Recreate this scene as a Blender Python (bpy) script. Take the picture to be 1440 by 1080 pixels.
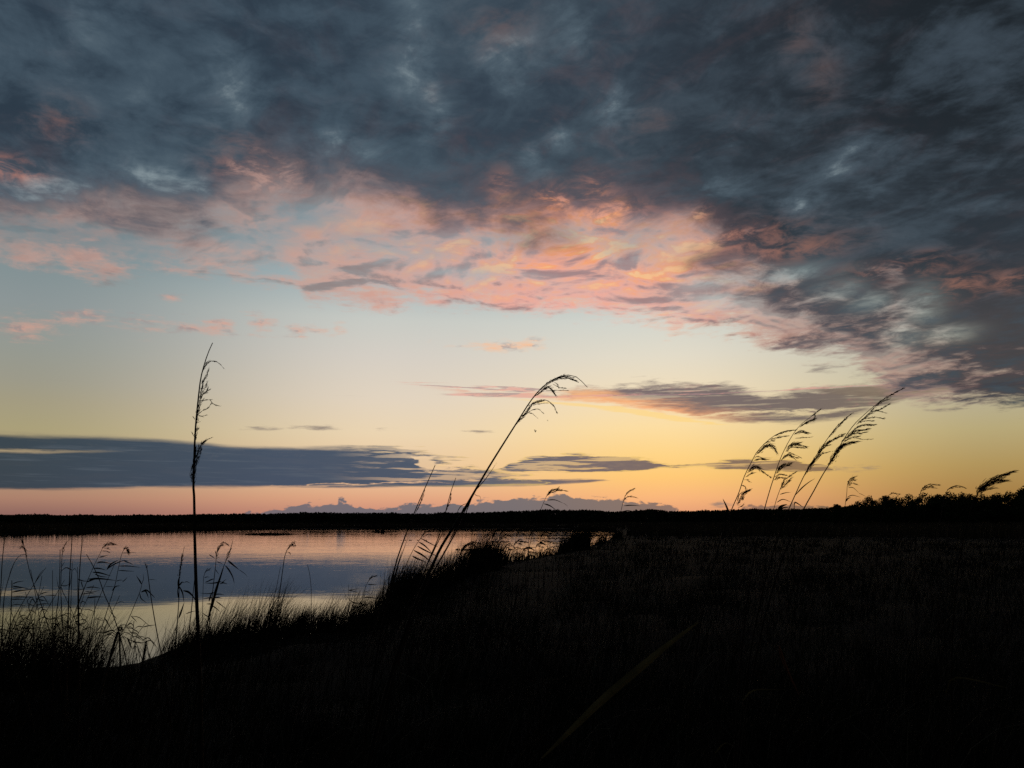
import bpy, math, random
import numpy as np
from mathutils import Vector

for o in list(bpy.data.objects):
    bpy.data.objects.remove(o)
scene = bpy.context.scene
COL = scene.collection
R = math.radians

# ------------------------------------------------------------------ camera
F = 1130.0                      # focal length in photo pixels (1440 wide)
PITCH = math.atan(193.0 / F)
CAMZ = 2.2
cam_data = bpy.data.cameras.new("camera")
cam_data.sensor_width = 36.0
cam_data.lens = 36.0 * F / 1440.0
cam_data.clip_start = 0.05
cam_data.clip_end = 20000.0
cam = bpy.data.objects.new("camera", cam_data)
COL.objects.link(cam)
cam.location = (0, 0, CAMZ)
cam.rotation_euler = (math.pi / 2 + PITCH, 0, 0)
scene.camera = cam

scene.view_settings.view_transform = 'Standard'
scene.view_settings.look = 'None'
scene.view_settings.exposure = 0.0
scene.view_settings.gamma = 1.0
scene.view_settings.use_curve_mapping = False
scene.cycles.max_bounces = 5
scene.cycles.use_adaptive_sampling = True
scene.cycles.use_denoising = False
scene.cycles.adaptive_threshold = 0.01
scene.cycles.adaptive_min_samples = 16
scene.cycles.transparent_max_bounces = 8


def ray(px, py):
    """world direction seen at a photo pixel"""
    x = (px - 720.0) / F
    u = (540.0 - py) / F
    c, s = math.cos(PITCH), math.sin(PITCH)
    return Vector((x, c - u * s, s + u * c))


def azel(px, py):
    d = ray(px, py)
    return (math.degrees(math.atan2(d.x, d.y)), math.degrees(math.atan2(d.z, math.hypot(d.x, d.y))))


def lin(c):
    out = []
    for v in c:
        v /= 255.0
        out.append(v / 12.92 if v <= 0.04045 else ((v + 0.055) / 1.055) ** 2.4)
    return tuple(out)


# ------------------------------------------------------------------ world sky
SUN_AZ, SUN_EL = 10.5, 1.2
world = bpy.data.worlds.new("World")
scene.world = world
world.use_nodes = True
world.cycles.sampling_method = 'MANUAL'
world.cycles.sample_map_resolution = 512
NT = world.node_tree
NT.nodes.clear()
ND, LK = NT.nodes, NT.links


class S:
    """a shader socket with arithmetic"""
    def __init__(self, s): self.s = s
    def __add__(a, b): return mth('ADD', a, b)
    def __radd__(a, b): return mth('ADD', b, a)
    def __sub__(a, b): return mth('SUBTRACT', a, b)
    def __rsub__(a, b): return mth('SUBTRACT', b, a)
    def __mul__(a, b): return mth('MULTIPLY', a, b)
    def __rmul__(a, b): return mth('MULTIPLY', b, a)
    def __truediv__(a, b): return mth('DIVIDE', a, b)
    def __rtruediv__(a, b): return mth('DIVIDE', b, a)


def plug(sock, v):
    if isinstance(v, S):
        LK.new(v.s, sock)
    elif isinstance(v, (tuple, list)):
        v = tuple(v)
        n = len(sock.default_value)
        sock.default_value = v if len(v) == n else v + (1.0,) * (n - len(v))
    else:
        sock.default_value = v


def mth(op, a, b=0.0, c=None, clamp=False):
    n = ND.new('ShaderNodeMath')
    n.operation = op
    n.use_clamp = clamp
    plug(n.inputs[0], a)
    plug(n.inputs[1], b)
    if c is not None:
        plug(n.inputs[2], c)
    return S(n.outputs[0])


def smooth(a, b, x):
    n = ND.new('ShaderNodeMapRange')
    n.interpolation_type = 'SMOOTHSTEP'
    plug(n.inputs['Value'], x)
    plug(n.inputs['From Min'], a)
    plug(n.inputs['From Max'], b)
    return S(n.outputs[0])


def mix(f, a, b, mode='MIX'):
    n = ND.new('ShaderNodeMix')
    n.data_type = 'RGBA'
    n.blend_type = mode
    n.clamp_factor = True
    cols = [i for i in n.inputs if i.type == 'RGBA']
    plug(n.inputs[0], f)
    plug(cols[0], a)
    plug(cols[1], b)
    return S([o for o in n.outputs if o.type == 'RGBA'][0])


def comb(x, y, z=0.0):
    n = ND.new('ShaderNodeCombineXYZ')
    plug(n.inputs[0], x); plug(n.inputs[1], y); plug(n.inputs[2], z)
    return S(n.outputs[0])


def noise(vec, scale, detail=6.0, rough=0.55, dist=0.0, lac=2.0):
    n = ND.new('ShaderNodeTexNoise')
    n.noise_dimensions = '3D'
    plug(n.inputs['Vector'], vec)
    n.inputs['Scale'].default_value = scale
    n.inputs['Detail'].default_value = detail
    n.inputs['Roughness'].default_value = rough
    n.inputs['Lacunarity'].default_value = lac
    n.inputs['Distortion'].default_value = dist
    return S(n.outputs[0])


tc = ND.new('ShaderNodeTexCoord')
sep = ND.new('ShaderNodeSeparateXYZ')
LK.new(tc.outputs['Generated'], sep.inputs[0])
DX, DY, DZ = S(sep.outputs[0]), S(sep.outputs[1]), S(sep.outputs[2])
AZ = mth('ARCTAN2', DX, DY) * 57.29578            # degrees, 0 = straight out over the lake
EL = mth('ARCSINE', DZ) * 57.29578
AZU = mth('MULTIPLY_ADD', AZ, 1 / 80.0, 0.5, clamp=True)


def curve(pts):
    """elevation (degrees) as a function of azimuth, from photo pixel positions"""
    q = sorted(azel(*p) for p in pts)
    n = ND.new('ShaderNodeFloatCurve')
    plug(n.inputs['Value'], AZU)
    cm = n.mapping
    cm.use_clip = False
    c = cm.curves[0]
    qq = [((a + 40) / 80.0, e / 40.0) for a, e in q]
    if qq[0][0] > 0.0: qq.insert(0, (0.0, qq[0][1]))
    if qq[-1][0] < 1.0: qq.append((1.0, qq[-1][1]))
    while len(c.points) < len(qq):
        c.points.new(0.5, 0.5)
    for p, (x, y) in zip(c.points, qq):
        p.location = (x, y)
        p.handle_type = 'AUTO_CLAMPED'
    cm.update()
    return S(n.outputs[0]) * 40.0


def ramp(x, stops):
    n = ND.new('ShaderNodeValToRGB')
    plug(n.inputs[0], x)
    cr = n.color_ramp
    cr.interpolation = 'EASE' if False else 'LINEAR'
    while len(cr.elements) < len(stops):
        cr.elements.new(0.5)
    for e, (p, c) in zip(cr.elements, stops):
        e.position = p
        e.color = (*lin(c), 1)
    return S(n.outputs[0])


def colramp(px, stops):
    """clear-sky colours up one azimuth"""
    st = sorted((max(0.0, azel(px, py)[1]) / 45.0, c) for py, c in stops)
    return ramp(EL * (1 / 45.0), st)


# clear air: four azimuth columns blended
cA = colramp(0, [(722, (146, 106, 98)), (700, (174, 131, 110)), (672, (180, 148, 120)), (600, (172, 162, 124)), (560, (165, 158, 132)), (530, (158, 156, 140)),
                 (480, (150, 155, 148)), (420, (142, 152, 153)), (370, (132, 147, 150)), (300, (108, 130, 138)), (100, (62, 84, 100))])
cB = colramp(560, [(722, (208, 144, 122)), (700, (228, 170, 134)), (670, (238, 199, 156)), (610, (238, 216, 181)), (560, (229, 215, 195)),
                   (500, (216, 210, 200)), (450, (203, 206, 200)), (400, (172, 187, 190)), (330, (138, 162, 170)), (100, (84, 110, 128))])
cC = colramp(930, [(722, (230, 162, 122)), (700, (247, 184, 126)), (670, (253, 203, 122)), (640, (253, 214, 138)), (600, (252, 224, 166)), (560, (244, 225, 188)),
                   (500, (228, 222, 204)), (450, (212, 216, 208)), (400, (182, 196, 195)), (330, (140, 166, 172)), (100, (84, 108, 124))])
cD = colramp(1420, [(722, (154, 114, 62)), (690, (167, 130, 74)), (650, (176, 150, 94)), (600, (184, 170, 124)), (560, (184, 176, 146)),
                    (520, (188, 184, 158)), (450, (176, 183, 174)), (370, (132, 150, 150)), (100, (70, 90, 104))])
aA, aB, aC, aD = (azel(p, 650)[0] for p in (0, 560, 930, 1420))
sky = mix(smooth(aA, aB, AZ), cA, cB)
sky = mix(smooth(aB, aC, AZ), sky, cC)
sky = mix(smooth(aC, aD, AZ), sky, cD)
nish = ND.new('ShaderNodeTexSky')
nish.sky_type = 'NISHITA'
nish.sun_disc = False
nish.sun_elevation = R(SUN_EL)
nish.sun_rotation = R(SUN_AZ)
nish.air_density = 1.2
nish.dust_density = 2.0
nsc = ND.new('ShaderNodeVectorMath')
nsc.operation = 'SCALE'
LK.new(nish.outputs[0], nsc.inputs[0])
nsc.inputs['Scale'].default_value = 0.08
sky = mix(0.05, sky, S(nsc.outputs[0]))

# cloud plane coordinates (perspective of a flat deck overhead)
inv = 1.0 / (mth('MAXIMUM', DZ, 0.0) + 0.10)
PX, PY = DX * inv, DY * inv
P = comb(PX, PY, 0.0)
Pst = comb(PX * 1.15 + PY * 0.35, PY * 0.85, 3.7)                     # drawn out along the wind
Psun = comb(PX + 0.012, PY + 0.038, 0.0)                 # a step towards the sun
H = comb(AZ * 0.16, EL * 1.0, 1.3)                        # streaky layers near the horizon
Hs = comb(AZ * 0.05, EL * 1.0, 7.3)
Q = comb(AZ * 0.42, EL * 1.0, 4.1)                        # puffy

def punch(n, k):
    return (n - 0.5) * k + 0.5


nbig = punch(noise(P, 3.6, 8, 0.60, 0.45), 1.9)
nsun = punch(noise(Psun, 3.6, 8, 0.60, 0.45), 1.9)
relief = nsun - nbig                                      # lit where the deck thins towards the sun
nstr = punch(noise(Pst, 5.5, 7, 0.62, 0.6), 1.9)
nfine = punch(noise(P, 12.0, 6, 0.64, 0.5), 1.9)
nsoft = punch(noise(P, 3.6, 3, 0.50, 0.45), 1.7)
nlow = punch(noise(P, 1.5, 3, 0.5, 0.3), 1.8)
nH = punch(noise(H, 1.7, 7, 0.62, 0.2), 2.0)
nQ = punch(noise(Q, 1.3, 6, 0.60, 0.4), 1.8)
nH2 = punch(noise(H, 3.6, 6, 0.62, 0.2), 2.0)


def band(top, bot, st, sb, at, ab, nz):
    n = nz - 0.5
    t = curve(top) + n * at - EL
    b = EL - (curve(bot) + n * ab)
    return smooth(0.0, st, t) * smooth(0.0, sb, b)


# ---- small pink puffs
def puff(px, py, w, h, nz, amp=1.0, soft=0.9):
    a, e = azel(px, py)
    wd = math.degrees(w / F) * 0.93
    hd = math.degrees(h / F) * 0.97
    da = (AZ - a) * (1 / wd)
    de = (EL - e) * (1 / hd)
    r = mth('SQRT', da * da + de * de)
    return smooth(0.0, soft, (1.0 - r) + (nz - 0.5) * amp * 2.0)


pk = None
for q in [(30, 462, 52, 18), (120, 450, 70, 18), (205, 458, 62, 15), (275, 461, 60, 13), (315, 457, 30, 12), (366, 458, 28, 19), (420, 466, 26, 10), (450, 464, 30, 12), (474, 460, 16, 11),
          (240, 417, 24, 8), (110, 355, 60, 18), (700, 485, 84, 11), (745, 485, 40, 12)]:
    m = puff(*q, nQ * 0.6 + nH2 * 0.4, 1.25, 1.7)
    pk = m if pk is None else mth('MAXIMUM', pk, m)
pkc = mix(smooth(0.50, 0.62, noise(Q, 1.6, 5, 0.6)), mix(smooth(-20, 0, AZ), lin((214, 160, 142)), lin((250, 190, 146))), lin((164, 138, 136)))
sky = mix(pk * 0.9, sky, pkc)
dk = None
for q in [(448, 600, 34, 5), (365, 603, 24, 4), (540, 604, 18, 3), (672, 607, 20, 4), (1030, 471, 12, 5), (1051, 475, 8, 3), (1155, 519, 32, 7), (1190, 491, 30, 6), (1180, 660, 50, 6), (1012, 709, 18, 5)]:
    m = puff(*q, nH2, 1.2, 1.5)
    dk = m if dk is None else mth('MAXIMUM', dk, m)
sky = mix(dk * 0.75, sky, lin((128, 116, 112)))
# ---- horizon cumulus bank
bank = band([(230, 735), (330, 722), (380, 716), (410, 712), (440, 708), (465, 706), (482, 702), (494, 708), (515, 713), (545, 714), (570, 711), (600, 708),
             (622, 709), (650, 708), (680, 704), (705, 702), (735, 700), (765, 698), (790, 693), (806, 697), (840, 699),
             (870, 702), (900, 707), (925, 709), (945, 711), (962, 718), (975, 730), (1030, 730), (1045, 711), (1110, 708), (1160, 709), (1180, 730)],
            [(0, 790), (1440, 790)], 0.16, 0.1, 0.75, 0.0, punch(noise(Q, 2.6, 5, 0.55, 0.2), 1.8))
bank_c = ramp(AZU, [(0.0, (128, 104, 108)), (0.36, (104, 104, 113)), (0.5, (108, 107, 112)), (0.60, (124, 110, 104)), (0.68, (146, 112, 98)), (0.8, (120, 96, 66))])
sky = mix(bank * 0.93, sky, bank_c)

# ---- long blue-grey band low on the left, fraying to streaks on the right
nL = punch(noise(comb(AZ * 0.055, EL * 1.0, 2.2), 3.2, 6, 0.60, 0.15), 2.1)        # long thin layers
lb = band([(0, 606), (60, 608), (150, 611), (260, 617), (330, 624), (400, 626), (470, 625), (540, 627), (590, 632), (630, 645), (680, 655), (720, 664), (760, 672), (790, 690), (830, 712)],
          [(0, 690), (300, 687), (420, 686), (640, 686), (760, 684), (790, 684), (830, 664)], 0.42, 0.26, smooth(-14, -5, AZ) * 1.9 + 0.28, 0.25, nL * 0.7 + nH2 * 0.3)
bar = band([(300, 692), (380, 685), (480, 682), (560, 679), (640, 674), (740, 671), (800, 671), (850, 673), (875, 679)],
           [(300, 686), (380, 687), (560, 686.5), (700, 685), (800, 682), (868, 677)], 0.18, 0.14, 0.45, 0.2, nL)
lens = band([(690, 660), (720, 649), (760, 639), (800, 637), (850, 640), (900, 644), (948, 651), (990, 651), (1040, 645), (1090, 645), (1140, 650), (1175, 658), (1205, 675), (1260, 705)],
            [(690, 662), (720, 664), (800, 665), (880, 663), (948, 657), (1000, 658), (1060, 661), (1120, 664), (1170, 663), (1200, 650), (1260, 620)], 0.18, 0.14, 0.9, 0.5, nL * 0.6 + nH2 * 0.4)
tail = band([(880, 680), (925, 657), (990, 652), (1040, 646), (1090, 645), (1140, 650), (1175, 659), (1215, 690), (1270, 710)], [(880, 630), (925, 658), (1000, 659), (1060, 662), (1120, 665), (1170, 663), (1215, 640), (1270, 610)], 0.14, 0.12, 0.5, 0.4, nL * 0.6 + nH2 * 0.4)
lb = mth('MAXIMUM', lb, mth('MAXIMUM', lens, tail))
# bright slots that cut through it
slots = band([(0, 629), (90, 631), (180, 634), (200, 640)], [(0, 638), (90, 638), (180, 636), (200, 634)], 0.25, 0.2, 0.3, 0.2, nH)
slots = mth('MAXIMUM', slots, band([(330, 690), (370, 683), (450, 679), (560, 675), (680, 674), (760, 672), (840, 666), (900, 664), (960, 675)],
                                   [(330, 686), (370, 685), (450, 683), (560, 680), (620, 678), (700, 679), (860, 670), (900, 668), (960, 660)], 0.12, 0.12, 0.9, 0.7, nH))
slots = mth('MAXIMUM', slots, band([(560, 640), (600, 641), (650, 652), (700, 655), (760, 652), (800, 648)],
                                   [(560, 642), (600, 660), (650, 662), (700, 661), (760, 656), (800, 650)], 0.2, 0.2, 1.6, 1.6, nH))
fray = smooth(-13.0, -6.0, AZ) * smooth(0.50, 0.64, nL) * 0.8 * (1.0 - smooth(5.5, 4.2, EL) * 0.3)
lbm = mth('MAXIMUM', lb * (1.0 - slots * 0.92) * (1.0 - fray), bar)
lb_c = ramp(AZU, [(0.10, (48, 64, 76)), (0.30, (54, 74, 97)), (0.41, (61, 79, 101)), (0.48, (88, 94, 107)), (0.56, (108, 98, 105)), (0.66, (122, 104, 98)), (0.74, (140, 112, 84))])
lb_c = mix(smooth(0.45, 0.85, nH) * (smooth(-12, 0, AZ) * 0.20 + 0.02), lb_c, mix(0.5, lb_c, sky))
lb_c = mix(smooth(0.50, 0.90, nL) * 0.35, lb_c, lin((92, 104, 116)))
# warm rim under and above the frayed end
rim = smooth(0.02, 0.5, lb) * (1.0 - smooth(0.5, 1.0, lb)) * smooth(-14, 4, AZ)
sky = mix(lbm * 0.96, sky, lb_c)
sky = mix(rim * 0.45, sky, lin((255, 212, 112)))

# ---- mauve band right of centre, lit along its lower edge
rb_top = [(520, 536), (600, 541), (680, 546), (740, 550), (800, 545), (850, 541), (890, 536), (930, 533), (975, 535), (1030, 537), (1062, 545), (1090, 548), (1130, 543), (1200, 539),
          (1270, 541), (1340, 540), (1440, 537)]
rb_bot = [(520, 536), (600, 548), (660, 558), (740, 562), (800, 566), (850, 570), (900, 578), (950, 585), (1020, 594), (1090, 598), (1160, 595),
          (1220, 582), (1270, 566), (1320, 556), (1380, 549), (1440, 545)]
rb = band(rb_top, rb_bot, 0.75, 0.40, 1.7, 0.6, nH * 0.5 + nH2 * 0.5)
rbgap = band([(900, 574), (940, 577), (1000, 580), (1100, 577), (1200, 574), (1300, 560)], [(900, 574), (940, 584), (1000, 587), (1100, 585), (1200, 582), (1300, 564)], 0.2, 0.2, 0.8, 0.8, nH)
rb_c = ramp(AZU, [(0.42, (178, 142, 140)), (0.53, (146, 120, 124)), (0.60, (114, 99, 104)), (0.72, (110, 98, 98)), (0.88, (124, 110, 92))])
lit = 1.0 - smooth(0.25, 1.35, EL - (curve(rb_bot) + (nH - 0.5) * 1.2))
lit = lit * smooth(-14.0, -3.0, AZ) * (1.0 - smooth(11.0, 19.0, AZ))
rb_l = ramp(AZU, [(0.45, (238, 176, 150)), (0.55, (255, 188, 128)), (0.64, (255, 176, 122)), (0.74, (224, 160, 118))])
rb_c = mix(lit * 0.9, rb_c, rb_l)
rb_c = mix(smooth(0.6, 0.9, nQ) * 0.3, rb_c, lin((190, 128, 122)))
rbf = (1.0 - smooth(0.50, 0.72, nL) * 0.30) * (1.0 - rbgap * 0.85)
sky = mix(rb * rbf * 0.95, sky, rb_c)
rt = band([(1120, 552), (1180, 545), (1250, 538), (1340, 540), (1440, 538)], [(1120, 552), (1180, 556), (1230, 560), (1300, 553), (1370, 549), (1440, 546)], 0.2, 0.2, 0.8, 0.3, nL)
lt = band([(525, 536), (600, 539), (680, 543), (760, 547), (800, 553)], [(525, 537), (600, 543), (680, 549), (760, 553), (800, 554)], 0.12, 0.12, 0.6, 0.5, nL)
lt = mth('MAXIMUM', lt, band([(590, 556), (650, 552), (720, 552), (790, 555)], [(590, 556), (650, 558), (720, 560), (790, 560)], 0.14, 0.14, 0.5, 0.4, nL))
sky = mix(rt * 0.9, sky, mix(smooth(16, 30, AZ), lin((116, 104, 98)), lin((132, 114, 94))))
sky = mix(lt * 0.75, sky, mix(smooth(0.4, 0.6, nH2), lin((168, 138, 138)), lin((226, 166, 152))))
# yellow-white glow line right under it
gl = band([(680, 561), (760, 563), (860, 570), (930, 580), (990, 590), (1060, 599)], [(680, 561), (760, 568), (860, 579), (930, 591), (990, 597), (1060, 600)], 0.12, 0.16, 0.3, 0.3, nL)
sky = mix(gl * 0.60, sky, lin((255, 214, 126)))

# ---- the great deck overhead
E1p = [(0, 352), (60, 362), (140, 368), (210, 366), (270, 372), (330, 378), (400, 384), (440, 412), (500, 416), (570, 414), (620, 412), (680, 424), (740, 426), (800, 428), (860, 434),
       (910, 448), (960, 456), (1000, 448), (1030, 446), (1080, 462), (1140, 468), (1190, 474), (1225, 505), (1262, 522), (1320, 532), (1440, 534)]
E2p = [(0, 282), (80, 284), (150, 292), (220, 306), (280, 294), (330, 250), (380, 240), (440, 246), (500, 262), (560, 276), (620, 284), (680, 284), (740, 292), (800, 296), (850, 290), (900, 310),
       (950, 322), (1000, 330), (1060, 345), (1120, 362), (1180, 372), (1240, 382), (1300, 420), (1360, 470), (1440, 505)]
E1, E2 = curve(E1p), curve(E2p)
nmix = nbig * 0.45 + nstr * 0.30 + nfine * 0.25
wob = nmix - 0.5
rightw = smooth(11.0, 22.0, AZ)
leftw = 1.0 - smooth(-20.0, -7.0, AZ)
sunness = mth('EXPONENT', (AZ - 5.0) * (AZ - 5.0) * (-1 / 170.0))


def flare(lst, grow=1.5):
    """soft envelopes where the deck is thin; the deck's own noise gives them their shape"""
    out = None
    for (px, py, w, h) in lst:
        a, e = azel(px, py)
        da = (AZ - a) * (math.cos(R(e)) / (math.degrees(w / F) * grow * 0.9))
        de = (EL - e) * (1 / (math.degrees(h / F) * grow * 0.9))
        m = mth('EXPONENT', (da * da + de * de) * -1.0)
        out = m if out is None else mth('MAXIMUM', out, m)
    return out


thin = flare([(606, 130, 16, 20), (866, 140, 24, 36), (780, 196, 22, 16), (745, 215, 18, 20), (1036, 198, 32, 16), (1180, 236, 34, 18), (1222, 272, 20, 28), (1392, 292, 34, 14),
              (1010, 262, 40, 14), (395, 160, 22, 26), (470, 204, 34, 18), (60, 262, 70, 20), (20, 270, 50, 16), (245, 262, 60, 20), (1130, 285, 40, 14), (580, 70, 22, 50),
              (825, 60, 30, 50), (1215, 205, 34, 22), (110, 40, 20, 26), (620, 165, 22, 26), (330, 130, 30, 40), (700, 90, 40, 40)])
warm = flare([(345, 212, 26, 22), (378, 240, 34, 20), (335, 232, 26, 14), (85, 162, 24, 18), (1122, 52, 16, 24), (1152, 106, 16, 24), (917, 170, 22, 12), (706, 250, 14, 16), (700, 36, 34, 24),
              (826, 264, 28, 16), (785, 280, 26, 18), (865, 300, 40, 14), (14, 236, 22, 10), (981, 300, 12, 8), (606, 132, 8, 9), (1300, 366, 16, 8), (1350, 400, 30, 14), (1260, 380, 50, 12), (1420, 395, 24, 10), (1040, 335, 60, 14), (1110, 350, 50, 12)])
gaps = flare([(885, 342, 44, 22), (1295, 430, 22, 22), (1225, 425, 22, 12), (1120, 385, 46, 10), (560, 350, 80, 18), (1010, 395, 40, 8), (800, 330, 30, 12), (700, 340, 60, 16), (1010, 425, 34, 10),
              (1180, 408, 26, 12), (1330, 470, 26, 9), (1270, 470, 20, 14), (420, 300, 40, 16), (340, 330, 60, 14), (100, 335, 120, 14), (660, 385, 60, 8)], 1.3)

murk = flare([(962, 414, 46, 16), (520, 392, 80, 10), (640, 402, 50, 10), (1100, 420, 44, 28), (1175, 440, 40, 24), (880, 372, 40, 12), (740, 400, 60, 8)], 1.2)

frac = mth('DIVIDE', EL - E1, mth('MAXIMUM', E2 - E1, 0.6))
hgt = EL - E1 + wob * 4.5 + 0.9 + rightw * 1.0 + (nH2 - 0.5) * 0.8
depth = EL - E2 + 0.9 + leftw * 0.1 + (nsoft - 0.5) * 2.5 + wob * 6.5 + relief * 4.0 + rightw * ((nmix - 0.34) * 9.0 + 2.0) - warm * smooth(0.40, 0.70, nfine) * 2.0
dark = smooth(-2.4, 2.4, depth)
cover = smooth(-0.2, 1.5, hgt)
veil = smooth(0.12, 0.72, nbig * 0.60 + nfine * 0.40 - gaps * 0.28)
cover = cover * (1.0 - (1.0 - dark) * (0.36 + leftw * 0.40) * (1.0 - veil)) * (1.0 - leftw * (1.0 - dark) * 0.12)
cover = cover * (1.0 - gaps * smooth(0.95, 0.10, nfine * 0.5 + nstr * 0.5) * 0.75)

# the fringe lit from below: folds run from mauve shade through pink to glowing orange
rsoft = punch(noise(Psun, 3.6, 3, 0.50, 0.45), 1.7) - nsoft
litv = 0.53 + rsoft * 1.5 + relief * 1.5 + (nfine - 0.5) * 0.36 - (nstr - 0.5) * 0.25 - rightw * 0.20 - murk * smooth(0.2, 0.7, nbig * 0.5 + nfine * 0.5) * 0.55
hot = sunness * smooth(0.05, 0.70, frac + relief * 1.2)
rimlow = sunness * (1.0 - smooth(0.2, 1.6, hgt))
pinkc = mix(sunness, lin((196, 158, 146)), lin((236, 172, 158)))
hotc = mix(sunness, lin((204, 152, 132)), lin((255, 162, 100)))
shadec = mix(sunness, lin((140, 128, 126)), lin((164, 128, 128)))
litc = mix(smooth(-0.06, 0.54, litv), shadec, mix(hot * 0.45, pinkc, hotc))
litc = mix(smooth(0.42, 0.74, litv) * (0.20 + hot * 0.80), litc, hotc)
litc = mix(smooth(0.64, 0.95, litv) * hot * 0.95, litc, lin((255, 200, 140)))
litc = mix(rimlow * 0.55, litc, mix(smooth(6.0, 14.0, AZ), lin((244, 190, 172)), lin((255, 196, 138))))
litc = mix(rightw * 0.50, litc, lin((128, 108, 102)))
# the dark body: one continuous tone scale from thick to thin
slate = mix(smooth(-26, 24, AZ), lin((44, 57, 70)), lin((44, 51, 60)))
slate = mix(mth('EXPONENT', (AZ + 3.0) * (AZ + 3.0) * (-1 / 140.0)) * 0.8, slate, lin((50, 62, 75)))
slate = mix(smooth(8, 34, AZ) * smooth(13, 28, EL), slate, lin((28, 33, 38)))
slate = mix(rightw * smooth(18, 11, EL), slate, lin((62, 60, 64)))
gapn = nstr * 0.34 + nbig * 0.44 + nfine * 0.22 + (nlow - 0.5) * 0.18 - smooth(6, 28, AZ) * 0.12
lift = thin * 0.24
mid = mix(smooth(-20, 25, AZ), lin((66, 82, 95)), lin((60, 71, 81)))
body = mix(smooth(0.30, 0.62, gapn + lift * 0.5), slate, mid)
body = mix(smooth(0.56, 0.86, gapn + lift) * (0.72 - smooth(10, 30, AZ) * 0.35), body, lin((92, 108, 119)))
body = mix(smooth(0.74, 1.02, gapn + lift * 1.15) * (0.04 + thin * 0.80), body, lin((156, 170, 174)))
# faint reddish bloom where low light still reaches the underside
blush = smooth(0.48, 0.80, (1.0 - nstr) * 0.6 + nfine * 0.4)
body = mix(blush * (0.07 + sunness * 0.16), body, lin((104, 80, 82)))
far = smooth(20, 26, EL)
emb = warm * smooth(0.36, 0.72, nfine * 0.6 + nbig * 0.4)
body = mix(emb * (0.80 - far * 0.50), body, mix(mth('MAXIMUM', far, rightw * 0.85), lin((220, 138, 108)), lin((122, 90, 80))))
body = mix((1.0 - smooth(0.3, 4.5, depth)) * (0.18 + sunness * 0.35), body, lin((118, 92, 94)))
deck = mix(dark, litc, body)
sky = mix(cover * 0.97, sky, deck)

east = smooth(40.0, 125.0, mth('ABSOLUTE', AZ - 6.0))
sky = mix(east, sky, lin((34, 42, 52)))

# lower half of the sphere (never seen): dusk ground tone
sky = mix(smooth(-0.3, -1.5, EL), sky, lin((40, 36, 30)))

bg = ND.new('ShaderNodeBackground')
LK.new(sky.s, bg.inputs[0])
bg.inputs[1].default_value = 1.0
wo = ND.new('ShaderNodeOutputWorld')
LK.new(bg.outputs[0], wo.inputs[0])

# the sun has just gone: a last weak warm light from behind the far bank
sd = bpy.data.lights.new("sun", 'SUN')
sd.energy = 0.012
sd.angle = R(0.6)
sd.color = (1.0, 0.62, 0.34)
sun = bpy.data.objects.new("sun", sd)
COL.objects.link(sun)
_sv = Vector((math.sin(R(SUN_AZ)) * math.cos(R(SUN_EL)), math.cos(R(SUN_AZ)) * math.cos(R(SUN_EL)), math.sin(R(SUN_EL))))
sun.rotation_euler = (-_sv).to_track_quat('-Z', 'Y').to_euler()

# ================================================================== helpers
rng = np.random.default_rng(11)
rnd = random.Random(5)


def tag(o, label=None, cat=None, group=None, kind=None):
    if label: o['label'] = label
    if cat: o['category'] = cat
    if group: o['group'] = group
    if kind: o['kind'] = kind
    return o


def link(name, verts, faces, m, parent=None, smooth_shade=False):
    me = bpy.data.meshes.new(name)
    me.from_pydata([tuple(v) for v in verts], [], faces)
    me.materials.append(m)
    if smooth_shade:
        me.polygons.foreach_set('use_smooth', [True] * len(me.polygons))
    me.update()
    o = bpy.data.objects.new(name, me)
    COL.objects.link(o)
    if parent is not None:
        o.parent = parent
    return o


def empty(name, loc):
    o = bpy.data.objects.new(name, None)
    o.location = loc
    o.empty_display_size = 0.1
    COL.objects.link(o)
    return o


def plant_mat(name, c1, c2, scale=3.0, rough=0.75, trans=0.25, detail=4.0):
    m = bpy.data.materials.new(name)
    m.use_nodes = True
    t = m.node_tree
    t.nodes.clear()
    tcn = t.nodes.new('ShaderNodeTexCoord')
    nz = t.nodes.new('ShaderNodeTexNoise')
    nz.inputs['Scale'].default_value = scale
    nz.inputs['Detail'].default_value = detail
    t.links.new(tcn.outputs['Object'], nz.inputs['Vector'])
    cr = t.nodes.new('ShaderNodeValToRGB')
    cr.color_ramp.elements[0].position = 0.35
    cr.color_ramp.elements[0].color = (*c1, 1)
    cr.color_ramp.elements[1].position = 0.68
    cr.color_ramp.elements[1].color = (*c2, 1)
    t.links.new(nz.outputs[0], cr.inputs[0])
    p = t.nodes.new('ShaderNodeBsdfPrincipled')
    p.inputs['Roughness'].default_value = rough
    p.inputs['Specular IOR Level'].default_value = 0.05
    t.links.new(cr.outputs[0], p.inputs['Base Color'])
    out = t.nodes.new('ShaderNodeOutputMaterial')
    if trans > 0:
        tr = t.nodes.new('ShaderNodeBsdfTranslucent')
        t.links.new(cr.outputs[0], tr.inputs['Color'])
        mx = t.nodes.new('ShaderNodeMixShader')
        mx.inputs[0].default_value = trans
        t.links.new(p.outputs[0], mx.inputs[1])
        t.links.new(tr.outputs[0], mx.inputs[2])
        t.links.new(mx.outputs[0], out.inputs[0])
    else:
        t.links.new(p.outputs[0], out.inputs[0])
    return m


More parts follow.
